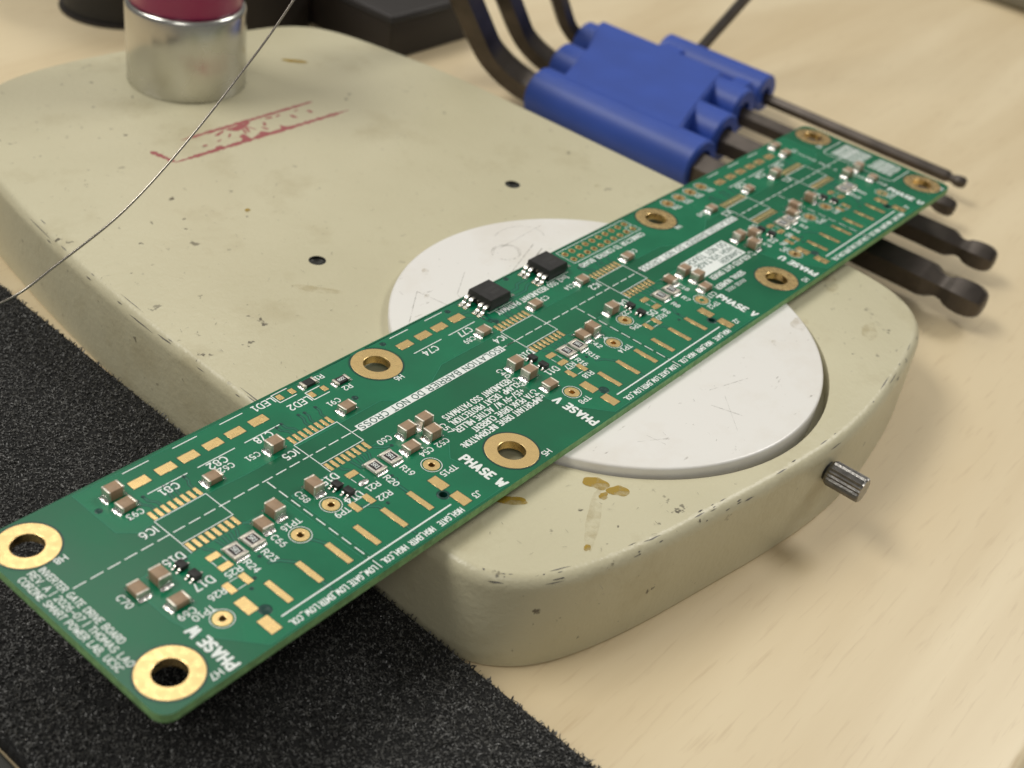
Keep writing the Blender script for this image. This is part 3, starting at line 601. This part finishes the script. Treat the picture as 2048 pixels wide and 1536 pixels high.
for s, x, y in [('R24', 225.4, 25.5), ('C66', 218.7, 24.0), ('R23', 221.9, 25.5), ('C70', 243.7, 18.9), ('C58', 209.0, 18.8), ('C57', 177.3, 21.9), ('R19', 191.0, 25.4), ('R20', 195.0, 25.5), ('C40', 156.3, 17.6), ('C39', 156.0, 21.3), ('C45', 156.3, 26.0), ('R16', 141.0, 25.1), ('R15', 137.3, 25.1), ('C48', 130.3, 23.0), ('C42', 133.6, 23.0), ('R9', 111.4, 25.3), ('R8', 107.4, 25.2),
                ('R7', 103.4, 25.2), ('C18', 99.9, 22.2), ('R4', 54.1, 25.1), ('R3', 50.5, 25.2), ('C9', 66.6, 24.2), ('C7', 73.4, 24.0), ('R12', 23.4, 25.6), ('R11', 19.8, 25.6), ('C12', 10.0, 26.6), ('C10', 47.6, 23.0), ('C13', 11.6, 20.6)]: text(s, x, y, 1.18, 90, None, .18)
# far end crest panels: two blocks of small print inside a rounded outline
line([(6.8, 7.4), (6.8, 26.6), (5.6, 27.8), (-4.2, 27.8)], .2); line([(6.8, 7.4), (5.8, 6.6), (-4.2, 6.6)], .2)
for i in range(7): text('MRWNBEAMSN', 4.6-1.3*i, 12.6, 0.95, 90, 8.2, .2, name='crest_mark', gap=.2)
for i in range(6): text('WRNEBMS', 3.2-1.3*i, 22.4, 0.95, 90, 7.0-.25*(i % 3), .2, name='crest_mark', gap=.2)
text('INVGB REV A', 13.8, 9.0, 0.9, 90, 12.0, .16)
VM = lathe('via_dot', [(0, .028), (.16, .028), (.2, .045), (.34, .045), (.37, .02)], 'via', 12)
for cx in ICX:
    for k in range(8):
        x = cx-4.445+1.27*k
        if k % 3 != 1: put('via_dot', VM, board, (x+(.9 if k > 3 else -.6), 2.45-.25*(k % 2), 0))
    for dx, dy in ((-7.8, 18.9), (6.6, 17.6), (7.4, 5.2), (-2.0, 24.6), (1.6, 27.6), (3.4, 29.0)): put('via_dot', VM, board, (cx+dx, dy, 0))
# LED footprints
for x, y in ((193.9, -3.7), (191.0, -3.7), (188.9, -0.65), (185.9, -0.65)): pad(x, y, 1.15, 1.5)
line([(191.2, -4.95), (194.9, -4.95), (194.9, -2.45), (191.0, -2.45)]); line([(186.1, -1.75), (189.6, -1.75), (189.6, .75), (185.9, .75)])
# traces
for lp, pc in POURS:
    put('pour_edge', stroke_mesh('pour_edge', [[(x-124, y-17) for x, y in lp+lp[:1]]], .13, 'trace'), pc, (124, 17, 0.02))
def trace(pts, w=.28):
    line(pts, w+.34, 0.0165, 'trace_clearance', 'via'); line(pts, w, 0.024, 'trace', 'trace')
for cx in ICX:
    for k in range(8):
        x = cx-4.445+1.27*k
        if k % 3 != 1: trace([(x, 5.6), (x, 4.6), (x+(.9 if k > 3 else -.6), 3.6), (x+(.9 if k > 3 else -.6), 2.7-.25*(k % 2))], .2)
    for k in range(8):
        x = cx-4.445+1.27*k
        if k in (1, 2, 3, 4, 6): trace([(x, 17.1), (x, 17.9), (x+.9*(3.5-k)*.35, 18.9+.2*(k % 3)), (x+.9*(3.5-k)*.35, 19.8)], .24)
    trace([(cx-5, 17.2), (cx-6.6, 18.6), (cx-7.6, 18.8)], .3)
for b in PB:
    trace([(b, 29.5), (b, 26.9), (b-1, 25.6)], .32); trace([(b+18.6, 29.4), (b+19.4, 27.6), (b+20.2, 26.4)], .32)
    trace([(b+6.2, 34.8), (b+6.2, 37)], .3); trace([(b+24.8, 34.8), (b+24.8, 37.0)], .3); trace([(b+24.8, 29.4), (b+26.5, 27.3), (b+28, 26.6)], .3)
    trace([(b+6.2, 29.4), (b+6.2, 28.6), (b+8.2, 26.8)], .3)
trace([(134.6, 1.1), (129.5, 1.1), (127.4, -.2), (124.8, -.2)], .3); trace([(134.6, -.6), (130.2, -.6), (129.0, -1.8), (125.6, -1.8)], .3)
trace([(147.3, -1.4), (145.6, -1.2), (144.9, -.4)], .3); trace([(147.6, .2), (146.0, 1.6), (144.4, 1.6)], .3)
for a in ([(166, 4), (164, 9.3), (179, 9.3)], ): pass

# ---- components
def solder_fillet(w, h, out, seed):
    rr = random.Random(seed); prof = [(-.12, h), (0.02, h*.96), (.12*out, h*.62), (.34*out, h*.34), (.66*out, h*.16), (out, 0.03), (out+.02, -0.02), (-.12, -.02)]
    n = 6; vs, fs = [], []
    for j in range(n+1):
        t = j/n; e = 1-abs(2*t-1)**4*.55; y = (t-.5)*w
        for x, z in prof: vs.append((x*(.65+.35*e)+(rr.uniform(-.03, .03) if 0 < x < out else 0), y, z*(e if z > .05 else 1)+(rr.uniform(-.03, .03) if z > .06 else 0)))
    m_ = len(prof)
    for j in range(n):
        for k in range(m_): l = (k+1) % m_; fs.append((j*m_+k, j*m_+l, (j+1)*m_+l, (j+1)*m_+k))
    fs.append(tuple(range(m_-1, -1, -1))); fs.append(tuple(range(n*m_, n*m_+m_)))
    bm = bmesh.new(); bv = [bm.verts.new(v) for v in vs]
    for f in fs: bm.faces.new([bv[i] for i in f])
    return bm_mesh('solder', bm, 'solder', 50)
CAPM = {}
def cap_meshes(kind):
    if kind in CAPM: return CAPM[kind]
    L_, Wd, H = {'tall': (2.95, 2.15, 2.05), 'flat': (2.95, 2.15, 1.15)}[kind]
    z0 = .08
    body_ = box('capacitor', L_-.5, Wd-.06, z0+.03, z0+H-.03, 'ceramic', .08, 2)
    bm = bmesh.new(); box_bm(bm, L_/2-.42, L_/2, -Wd/2, Wd/2, z0, z0+H, .13, 3); e = bm_mesh('end_cap', bm, 'tin', 40)
    fl = [solder_fillet(Wd*1.02, H*(.42 if kind == 'tall' else .62), .62, i) for i in range(3)]
    CAPM[kind] = (body_, e, fl, L_); return CAPM[kind]
ncap = 0
def capacitor(x, y, axis, kind):
    global ncap
    b_, e, fl, L_ = cap_meshes(kind); r = 0 if axis == 'x' else math.pi/2; r += random.uniform(-.04, .04)
    o = put('capacitor', b_, board, (x, y, 0), r)
    for k in (0, 1):
        c = bpy.data.objects.new('end_cap', e); col.objects.link(c); c.parent = o; c.rotation_euler = (0, 0, math.pi*k)
        s = bpy.data.objects.new('solder', fl[(ncap+k) % 3]); col.objects.link(s); s.parent = o; s.rotation_euler = (0, 0, math.pi*k)
        s.location = ((L_/2*S) if k == 0 else (-L_/2*S), 0, 0)
    ncap += 1
for c in [(231.3, -0.9, 'x'), (237.5, 18.9, 'y'), (215.1, 18.9, 'y'), (206.5, 18.8, 'y'), (204.3, 6.6, 'x'), (184.0, 18.4, 'x'), (181.1, 21.9, 'x'), (179.7, 18.5, 'x'), (153.0, 17.7, 'x'), (153.2, 21.4, 'x'), (130.9, 19.9, 'y'), (121.4, 17.9, 'x'), (95.2, 18.9, 'x'), (94.6, 22.2, 'x'),
          (70.4, 18.3, 'x'), (66.2, 20.0, 'y'), (70.6, 22.6, 'y'), (44.5, 18.9, 'y'), (36.7, 19.1, 'y'), (14.6, 18.3, 'x'), (8.6, 18.4, 'x'), (32.4, 6.2, 'x')]: capacitor(*c, 'tall')
for c in [(231.4, 2.5, 'x'), (217.2, 6.2, 'x'), (241.2, 18.6, 'y'), (238.3, 24.3, 'x'), (218.5, 20.0, 'y'), (187.1, 6.5, 'x'), (186.5, 21.9, 'x'), (132.7, 6.3, 'x'), (148.9, 6.0, 'x'), (116.7, 6.5, 'x'), (100.2, 6.8, 'x'), (152.6, 26.1, 'x'), (133.9, 19.8, 'y'), (96.6, 25.6, 'x'), (100.4, 18.9, 'y'),
          (63.4, 6.1, 'x'), (45.8, 6.2, 'x'), (47.3, 20.0, 'y'), (16.5, -3.1, 'x'), (17.9, 1.1, 'x'), (10.2, 23.7, 'x')]: capacitor(*c, 'flat')
# resistors
RB = box('resistor', 2.55, 2.7, .08, .60, 'alumina', .05, 1)
RE = bmesh.new(); box_bm(RE, -1.35, 1.35, 1.02, 1.62, .05, .66, .1, 2); RE = bm_mesh('end_cap', RE, 'tin', 40)
RK = box('coating', 1.75, 1.85, .585, .665, 'glassblack', .02, 1)
RF = solder_fillet(2.6, .42, .5, 77)
RTX = stroke_mesh('marking', text_lines('5R1', .85, 1.45, .3), .13, 'silk')
for x, y in [(221.8, 21.4), (225.4, 21.6), (191.0, 21.3), (194.8, 21.4), (137.3, 21.2), (140.8, 21.1), (103.5, 21.3), (107.4, 21.2), (50.7, 21.2), (54.2, 21.2), (19.8, 21.8), (23.3, 21.8)]:
    o = put('resistor', RB, board, (x, y, 0), random.uniform(-.04, .04))
    def sub_(name, me, loc=(0, 0, 0), rz=0):
        c = bpy.data.objects.new(name, me); col.objects.link(c); c.parent = o; c.location = Vector(loc)*S; c.rotation_euler = (0, 0, rz); return c
    sub_('end_cap', RE); sub_('end_cap', RE, rz=math.pi); sub_('coating', RK); sub_('marking', RTX, (0, 0, .672), math.pi/2)
    sub_('solder', RF, (0, 1.6, 0), math.pi/2); sub_('solder', RF, (0, -1.6, 0), -math.pi/2)
R2B = box('resistor', 2.5, 1.65, .08, .62, 'black', .04, 1)
R2E = bmesh.new(); box_bm(R2E, 1.05, 1.62, -.86, .86, .05, .66, .09, 2); R2E = bm_mesh('end_cap', R2E, 'tin', 40)
R2F = solder_fillet(1.75, .45, .5, 78); R2T = stroke_mesh('marking', text_lines('2200', .7, 1.5, .25), .11, 'silk')
for i, (x, y) in enumerate(((187.3, -3.4), (182.1, -0.2))):
    o = put('resistor', R2B, board, (x, y, 0), random.uniform(-.03, .03))
    sub_('end_cap', R2E); sub_('end_cap', R2E, rz=math.pi); sub_('solder', R2F, (1.6, 0, 0)); sub_('solder', R2F, (-1.6, 0, 0), math.pi)
    if i: sub_('marking', R2T, (0, 0, .632))
# diodes in three-lead packages
DB = box('diode', 1.35, 1.75, .12, 1.0, 'black', .09, 2)
def lead_path(pts, w, t, mat='lead', name='lead'):
    vs, fs = [], []
    for i, (x, z) in enumerate(pts):
        a = Vector(pts[max(0, i-1)]); b = Vector(pts[min(len(pts)-1, i+1)]); d = (b-a).normalized(); n = Vector((-d.y, d.x))*t/2
        for sy in (-w/2, w/2): vs += [(x+n.x, sy, z+n.y), (x-n.x, sy, z-n.y)]
    for i in range(len(pts)-1):
        a, b = i*4, i*4+4
        fs += [(a, b, b+2, a+2), (a+1, a+3, b+3, b+1), (a, a+1, b+1, b), (a+2, b+2, b+3, a+3)]
    e = (len(pts)-1)*4; fs += [(0, 2, 3, 1), (e, e+1, e+3, e+2)]
    bm = bmesh.new(); bv = [bm.verts.new(v) for v in vs]
    for f in fs: bm.faces.new([bv[i] for i in f])
    return bm_mesh(name, bm, mat, 45)
DL = lead_path([(.6, .5), (.85, .48), (1.0, .3), (1.05, .14), (1.45, .1)], .38, .12)
for x, y in [(233.4, 18.7), (233.2, 21.6), (203.1, 20.7), (202.7, 23.1), (148.3, 18.3), (148.4, 21.2), (116.4, 19.4), (116.7, 22.4), (61.7, 19.5), (61.5, 22.3), (32.4, 20.8), (31.7, 23.6)]:
    o = put('diode', DB, board, (x, y, 0), random.uniform(-.05, .05))
    sub_('lead', DL, (0, .52, 0)); sub_('lead', DL, (0, -.52, 0)); sub_('lead', DL, rz=math.pi)
# resistor footprints left empty
for x, y in [(228.4, 20.0), (228.4, 22.8), (198.9, 19.9), (144.1, 19.7), (144.1, 22.7), (111.3, 19.6), (111.4, 22.8), (57.5, 19.7), (57.7, 22.8), (27.2, 20.3), (27.1, 23.2)]: pad(x, y, 2.3, 1.3)
for x, y in [(227.8, 26.8), (230.9, 26.8), (201.1, 26.2), (204.2, 26.2), (142.4, 26.2), (145.8, 26.1), (116.2, 26.1), (119.4, 26.2), (57.7, 26.8), (60.6, 26.8), (30.5, 26.5), (33.7, 26.4)]: pad(x, y, 1.25, 2.4)
for x, y in [(228.4, 21.4), (198.9, 21.4), (144.1, 21.2), (111.35, 21.2), (57.6, 21.3), (27.15, 21.8)]:
    line([(x+1.0, y-.6), (x+1.0, y+.6)], .14); line([(x-1.0, y-.6), (x-1.0, y+.6)], .14)
for x, y in [(229.35, 26.8), (202.65, 26.2), (144.1, 26.15), (117.8, 26.15), (59.1, 26.8), (32.1, 26.5)]:
    line([(x-.75, y-1.0), (x+.75, y-1.0)], .14); line([(x-.75, y+1.0), (x+.75, y+1.0)], .14)
bm = bmesh.new(); bmesh.ops.create_icosphere(bm, subdivisions=3, radius=1)
for v in bm.verts: v.co = Vector((v.co.x*1.2, v.co.y*.68, max(v.co.z, -.1)*.34+.03*math.sin(5*v.co.x)))
put('solder_blob', bm_mesh('solder_blob', bm, 'solder', 60), board, (199.0, 22.8, .05))
# optocouplers
OB = bmesh.new()
bx, by = 3.25, 3.15
lv = [(.2, -.16), (1.3, .0), (1.36, .0), (2.65, -.16)]
rg = [[OB.verts.new((sx*(bx+d), sy*(by+d), z)) for sx, sy in ((-1, -1), (1, -1), (1, 1), (-1, 1))] for z, d in lv]
for a, b in zip(rg, rg[1:]):
    for i in range(4): j = (i+1) % 4; OB.faces.new((a[i], a[j], b[j], b[i]))
OB.faces.new(rg[0][::-1]); OB.faces.new(rg[-1])
bmesh.ops.bevel(OB, geom=[e for e in OB.edges if abs(e.verts[0].co.z-2.65) < .01 and abs(e.verts[1].co.z-2.65) < .01], offset=.08, segments=2, affect='EDGES')
OB = bm_mesh('optocoupler', OB, 'black', 30)
OL = lead_path([(3.1, 1.38), (3.85, 1.38), (4.15, 1.28), (4.4, .98), (4.62, .55), (4.85, .26), (5.2, .14), (5.95, .12)], .74, .24)
OS = lead_path([(3.1, 1.28), (3.6, 1.28)], .58, .2, name='cut_lead')
OT1 = stroke_mesh('marking', text_lines('ASSR', .75, 2.4, .3), .10, mk('laser_marking', (.06, .058, .055), .6)); OT2 = stroke_mesh('marking', text_lines('601J', .75, 2.4, .3), .10, bpy.data.materials['laser_marking'])
FB = box('solder', 1.1, .9, -.01, .09, 'solder', .04, 2)
for x, y in ((138.9, -1.3), (119.5, -1.25)):
    o = put('optocoupler', OB, board, (x, y, 0))
    for yy in (-2.54, -1.27, 1.27, 2.54):
        sub_('lead', OL, (0, yy, 0)); sub_('solder', FB, (5.75, yy, 0))
    sub_('cut_lead', OS)
    for yy in (-1.9, 1.9): sub_('lead', OL, (.0, yy, 0), math.pi)
    sub_('marking', OT1, (-.6, .9, 2.655)); sub_('marking', OT2, (-.6, -.5, 2.655))
    line([(x+2.0, 2.05), (x+3.7, 2.05)], .0+.14) if False else line([(x-3.6, 1.95), (x+3.6, 1.95), (x+3.6, 1.6)], .13)
    for yy in (-2.54, -1.27, 1.27, 2.54): pad(x+5.5, y+yy, 1.7, .95)

# ------------------------------------------------------------------ black felt mat
mat_root = empty('felt_mat', (228, 0, -24), 'black fuzzy felt mat beside the cream base under the near end of the board', 'mat')
ML = lambda y: 194.4+(y+95)*0.038
cor = [(ML(-150), -150), (258.5, -150), (261.8, 10)]+[(261.2-14*(1-math.cos(math.radians(a))), 104+14*math.sin(math.radians(a))) for a in range(0, 91, 15)]+[(ML(118), 118)]
bm = filled([[(x-228, y) for x, y in cor]], 0, 3.2)
bmesh.ops.bevel(bm, geom=[e for e in bm.edges if min(v.co.z for v in e.verts) > 3.1], offset=.5, segments=2, affect='EDGES')
put('pad', bm_mesh('pad', bm, 'felt', 40), mat_root, (228, 0, -24+.02))
rr = random.Random(3); vs, fs = [], []
def fibre(x, y, z, ln, lean, a, w):
    i = len(vs); b = a+rr.uniform(-1, 1); ca, sa = math.cos(a), math.sin(a)
    mx, my, mz = x+ca*ln*lean*.5, y+sa*ln*lean*.5, z+ln*.45*(1.15-lean)+.1
    tx, ty, tz = mx+math.cos(b)*ln*lean*.6, my+math.sin(b)*ln*lean*.6, z+ln*.6*(1.1-lean)
    px, py = -sa*w, ca*w
    vs.extend([(x-px, y-py, z-.2), (x+px, y+py, z-.2), (mx+px, my+py, mz), (mx-px, my-py, mz), (tx, ty, tz)])
    fs.extend([(i, i+1, i+2, i+3), (i+3, i+2, i+4)])
for k in range(80000):
    y = rr.uniform(-112, 117); x = rr.uniform(ML(y)+.1, 261.3)
    if y > 100 and x > 250 and math.hypot(x-247, y-104) > 14: continue
    fibre(x-228, y, 3.15, rr.uniform(.5, 1.45), rr.uniform(.3, 1.0), rr.uniform(0, 6.28), rr.uniform(.07, .18))
for k in range(900):
    y = rr.uniform(-112, 117); x = ML(y)+.1
    fibre(x-228, y, rr.uniform(.5, 3.1), rr.uniform(.3, .9), rr.uniform(.5, 1), rr.uniform(2.2, 4.1), rr.uniform(.02, .05))
nap = mesh('nap', vs, fs, 'fibre'); nap.materials.append(mk('pale_lint_fibre', (0.17, 0.17, 0.165), 0.45))
for i_, p_ in enumerate(nap.polygons):
    if (i_//2) % 13 == 0: p_.material_index = 1
put('nap', nap, mat_root, (228, 0, -24+.02), kind='stuff')
# grey slab at the mat's far side
bm = bmesh.new(); box_bm(bm, 0, 70, -90, 70, 0, 2.0, .8, 3)
put('bench_pad', bm_mesh('bench_pad', bm, 'greydark', 40), None, (262.6, 20, -23.98), label='dark grey bench pad past the outer corner of the black mat', cat='bench pad')

# ------------------------------------------------------------------ hex keys
def hexkey(name, x0, x1, yb, ye, r, zc, lean, arm, label):
    """shaft along y from the bend at yb to the ball end at ye; short arm rises at the bend, leaning to +x"""
    br = r*2.1+5; path, rad = [], []; u = Vector((math.sin(lean), 0, math.cos(lean)))
    ax = Vector((x0, yb, zc))
    d = (Vector((x1, ye, zc))-ax).normalized()
    for s in (arm, arm*.6, br*1.02): path.append(ax+u*s); rad.append(r)
    for i in range(9):
        a = math.radians(90*i/8); c = ax+u*br+d*br
        path.append(c-d*br*math.cos(a)-u*br*math.sin(a)); rad.append(r)
    Lz = (Vector((x1, ye, zc))-ax).length
    path.append(ax+d*(Lz*.6)); rad.append(r)
    for s, f in ((-2.7, 1), (-2.5, .98), (-2.05, .70), (-1.8, .65), (-1.5, .70), (-1.25, .86), (-.9, .95), (-.5, .98), (-.1, .95), (.18, .82), (.36, .62), (.44, .36)): path.append(ax+d*(Lz+s*r)); rad.append(r*f)
    o = [Vector((p.x-x1, p.y, p.z-zc)) for p in path]
    me = sweep(name, o, rad, 'oxide', 6, 32, up=d if False else Vector((0, 1, 0)), twist=math.radians(30))
    return put(name, me, None, (x1, 0, zc), label=label, cat='hex key', group='hex keys in the blue holder')
ZK = -16.4
hexkey('hex_key', 12.6, 16.8, -104, 62.5, 5.3, ZK, math.radians(36), 60, 'thickest black hex key, nearest the cream base, ball end beyond the board')
hexkey('hex_key', -9.0, -9.6, -108, 55.0, 4.4, ZK-.4, math.radians(36), 55, 'second thickest black hex key, its ball end farthest right')
hexkey('hex_key', -32.0, -31.0, -108, 34.5, 3.2, ZK-.6, math.radians(34), 50, 'third hex key whose ball end just clears the corner of the board')
hexkey('hex_key', -51.5, -50.5, -88, 30.0, 2.1, ZK-.4, math.radians(160), 5, 'thin black hex key outermost in the holder, running behind the board corner')
me = sweep('hex_key', [(0, 0, 0), (-30, 6, 28), (-70, 14, 64)], [1.9, 1.9, 1.9], 'oxide', 6); put('hex_key', me, None, (-55, -72, -13), label='slim hex key swung up out of the blue holder towards the back', cat='hex key', group='hex keys in the blue holder')
# holder
hold = empty('hex_key_holder', (-12, -70, -24), 'blue plastic holder gripping the black hex keys behind the stand', 'key holder')
def sleeve(x, y0, y1, r, zc, ri):
    prof = [(ri, 0), (r-.6, 0), (r, .6), (r, y1-y0-.6), (r-.6, y1-y0), (ri, y1-y0)]
    me = lathe('sleeve', prof, 'blue', 40, 40, closed=True)
    o = put('sleeve', me, hold, (x, y0, zc)); o.rotation_euler = (-math.pi/2, 0, 0); return o
sleeve(13.6, -86, -25, 8.0, ZK+.4, 4.9); sleeve(-9.1, -95, -31, 7.6, ZK+.7, 4.0); sleeve(-31.5, -103, -38, 7.0, ZK+1.3, 3.0); sleeve(-50.6, -82, -41, 6.2, ZK+1.4, 2.2)
def slab(name, loop, z0, z1, bev):
    cx, cy = -12, -70
    bm = filled([[(x-cx, y-cy) for x, y in loop]], z0, z1)
    bmesh.ops.bevel(bm, geom=[e for e in bm.edges if len(e.link_faces) == 2 and e.calc_face_angle(0) > .6], offset=bev, segments=3, affect='EDGES')
    return put(name, bm_mesh(name, bm, 'blue', 40), hold, (cx, cy, -24))
slab('plate', [(14.2, -78), (14.2, -34), (4, -38), (-14, -44), (-30, -49), (-37.4, -51), (-37.4, -101), (-32, -99), (-14, -89)], 2.0, 16.05, .7)
slab('web', [(-36.2, -72), (-36.2, -50), (-47.5, -52), (-47.5, -74)], 3.0, 10.5, .8)
slab('bridge', [(-34, -82), (-34, -72.2), (-53, -70), (-53, -79)], 4.0, 13.6, .9)
slab('bridge', [(-34, -50), (-34, -43), (-52, -44), (-52, -51)], 4.0, 12.8, .9)
# ------------------------------------------------------------------ loose wire
P = [(238.61, -39.69, 13.86), (225.99, -38.11, 15.15), (220.7, -37.24, 17.13), (216.56, -37.47, 18.65), (209.51, -37.3, 21.5), (202.17, -37.23, 24.76), (193.24, -37.5, 30.12), (182.11, -38.76, 37.09), (172.45, -40.65, 42.85), (163.5, -42.77, 47.99), (153.97, -45.31, 54.11), (140.06, -49.62, 63.25)]
P = [(262, -42, 2), (251, -41, 10.2)]+P
pts = []
for i in range(len(P)-1):
    p0, p1, p2, p3 = P[max(i-1, 0)], P[i], P[i+1], P[min(i+2, len(P)-1)]
    for k in range(8):
        t = k/8; pts.append(tuple(0.5*((2*p1[d])+(-p0[d]+p2[d])*t+(2*p0[d]-5*p1[d]+4*p2[d]-p3[d])*t*t+(-p0[d]+3*p1[d]-3*p2[d]+p3[d])*t**3) for d in range(3)))
for _ in range(10): pts = [pts[0]]+[tuple((pts[i-1][d]+2*pts[i][d]+pts[i+1][d])/4 for d in range(3)) for i in range(1, len(pts)-1)]+[pts[-1]]
me = sweep('loose_wire', [(x-200, y+38, z-25) for x, y, z in pts], [.22]*len(pts), 'wire', 16, 60)
put('loose_wire', me, None, (200, -38, 25), label='thin bare metal wire curving in the air above the cream base', cat='wire')
# ------------------------------------------------------------------ things at the back edge of the view
def thing_box(name, x0, x1, y0, y1, h, mat, label, cat, bev=1.5, grooves=()):
    root = empty(name, ((x0+x1)/2, (y0+y1)/2, -24), label, cat)
    bm = bmesh.new(); box_bm(bm, -(x1-x0)/2, (x1-x0)/2, -(y1-y0)/2, (y1-y0)/2, 0.05, h, bev, 3)
    put('housing', bm_mesh('housing', bm, mat, 40), root, ((x0+x1)/2, (y0+y1)/2, -24))
    for z in grooves:
        bm = bmesh.new(); box_bm(bm, -(x1-x0)/2-.3, (x1-x0)/2+.3, -(y1-y0)/2-.3, (y1-y0)/2+.3, z, z+1.0, .2, 1)
        put('seam_band', bm_mesh('seam_band', bm, 'capblack', 40), root, ((x0+x1)/2, (y0+y1)/2, -24))
    return root
thing_box('dark_case', -17, 24, -300, -140.5, 15.5, 'darkbox', 'low dark brown case lying behind the stand, left of the hex keys', 'case', 1.2, (13.0,))
thing_box('dark_case', 25.5, 66, -330, -176, 46, 'darkbox', 'taller dark case behind the stand, right of the chrome pillar', 'case', 1.5, (30,))
root = empty('black_roll', (70, -221, -24), 'round black roll standing behind the stand, left of the chrome pillar', 'roll')
put('roll_body', lathe('roll_body', [(7, .1), (17.2, .1), (18, .9), (18, 24), (17.2, 24.8), (7, 24.8)], 'capblack', 64, closed=True), root, (70, -221, -24))
put('rim', lathe('rim', [(17.6, .02), (19.2, .02), (19.4, .5), (19.2, 1.2), (17.6, 1.2)], 'darkbox', 64, closed=True), root, (70, -221, -24))
bm = bmesh.new(); box_bm(bm, -150, 0, -150, 150, 0, 9, 2.5, 3)
o = put('grey_case', bm_mesh('grey_case', bm, 'grey', 40), None, (-262, -40, -23.95), label='grey flat case at the far right corner of the table', cat='case')
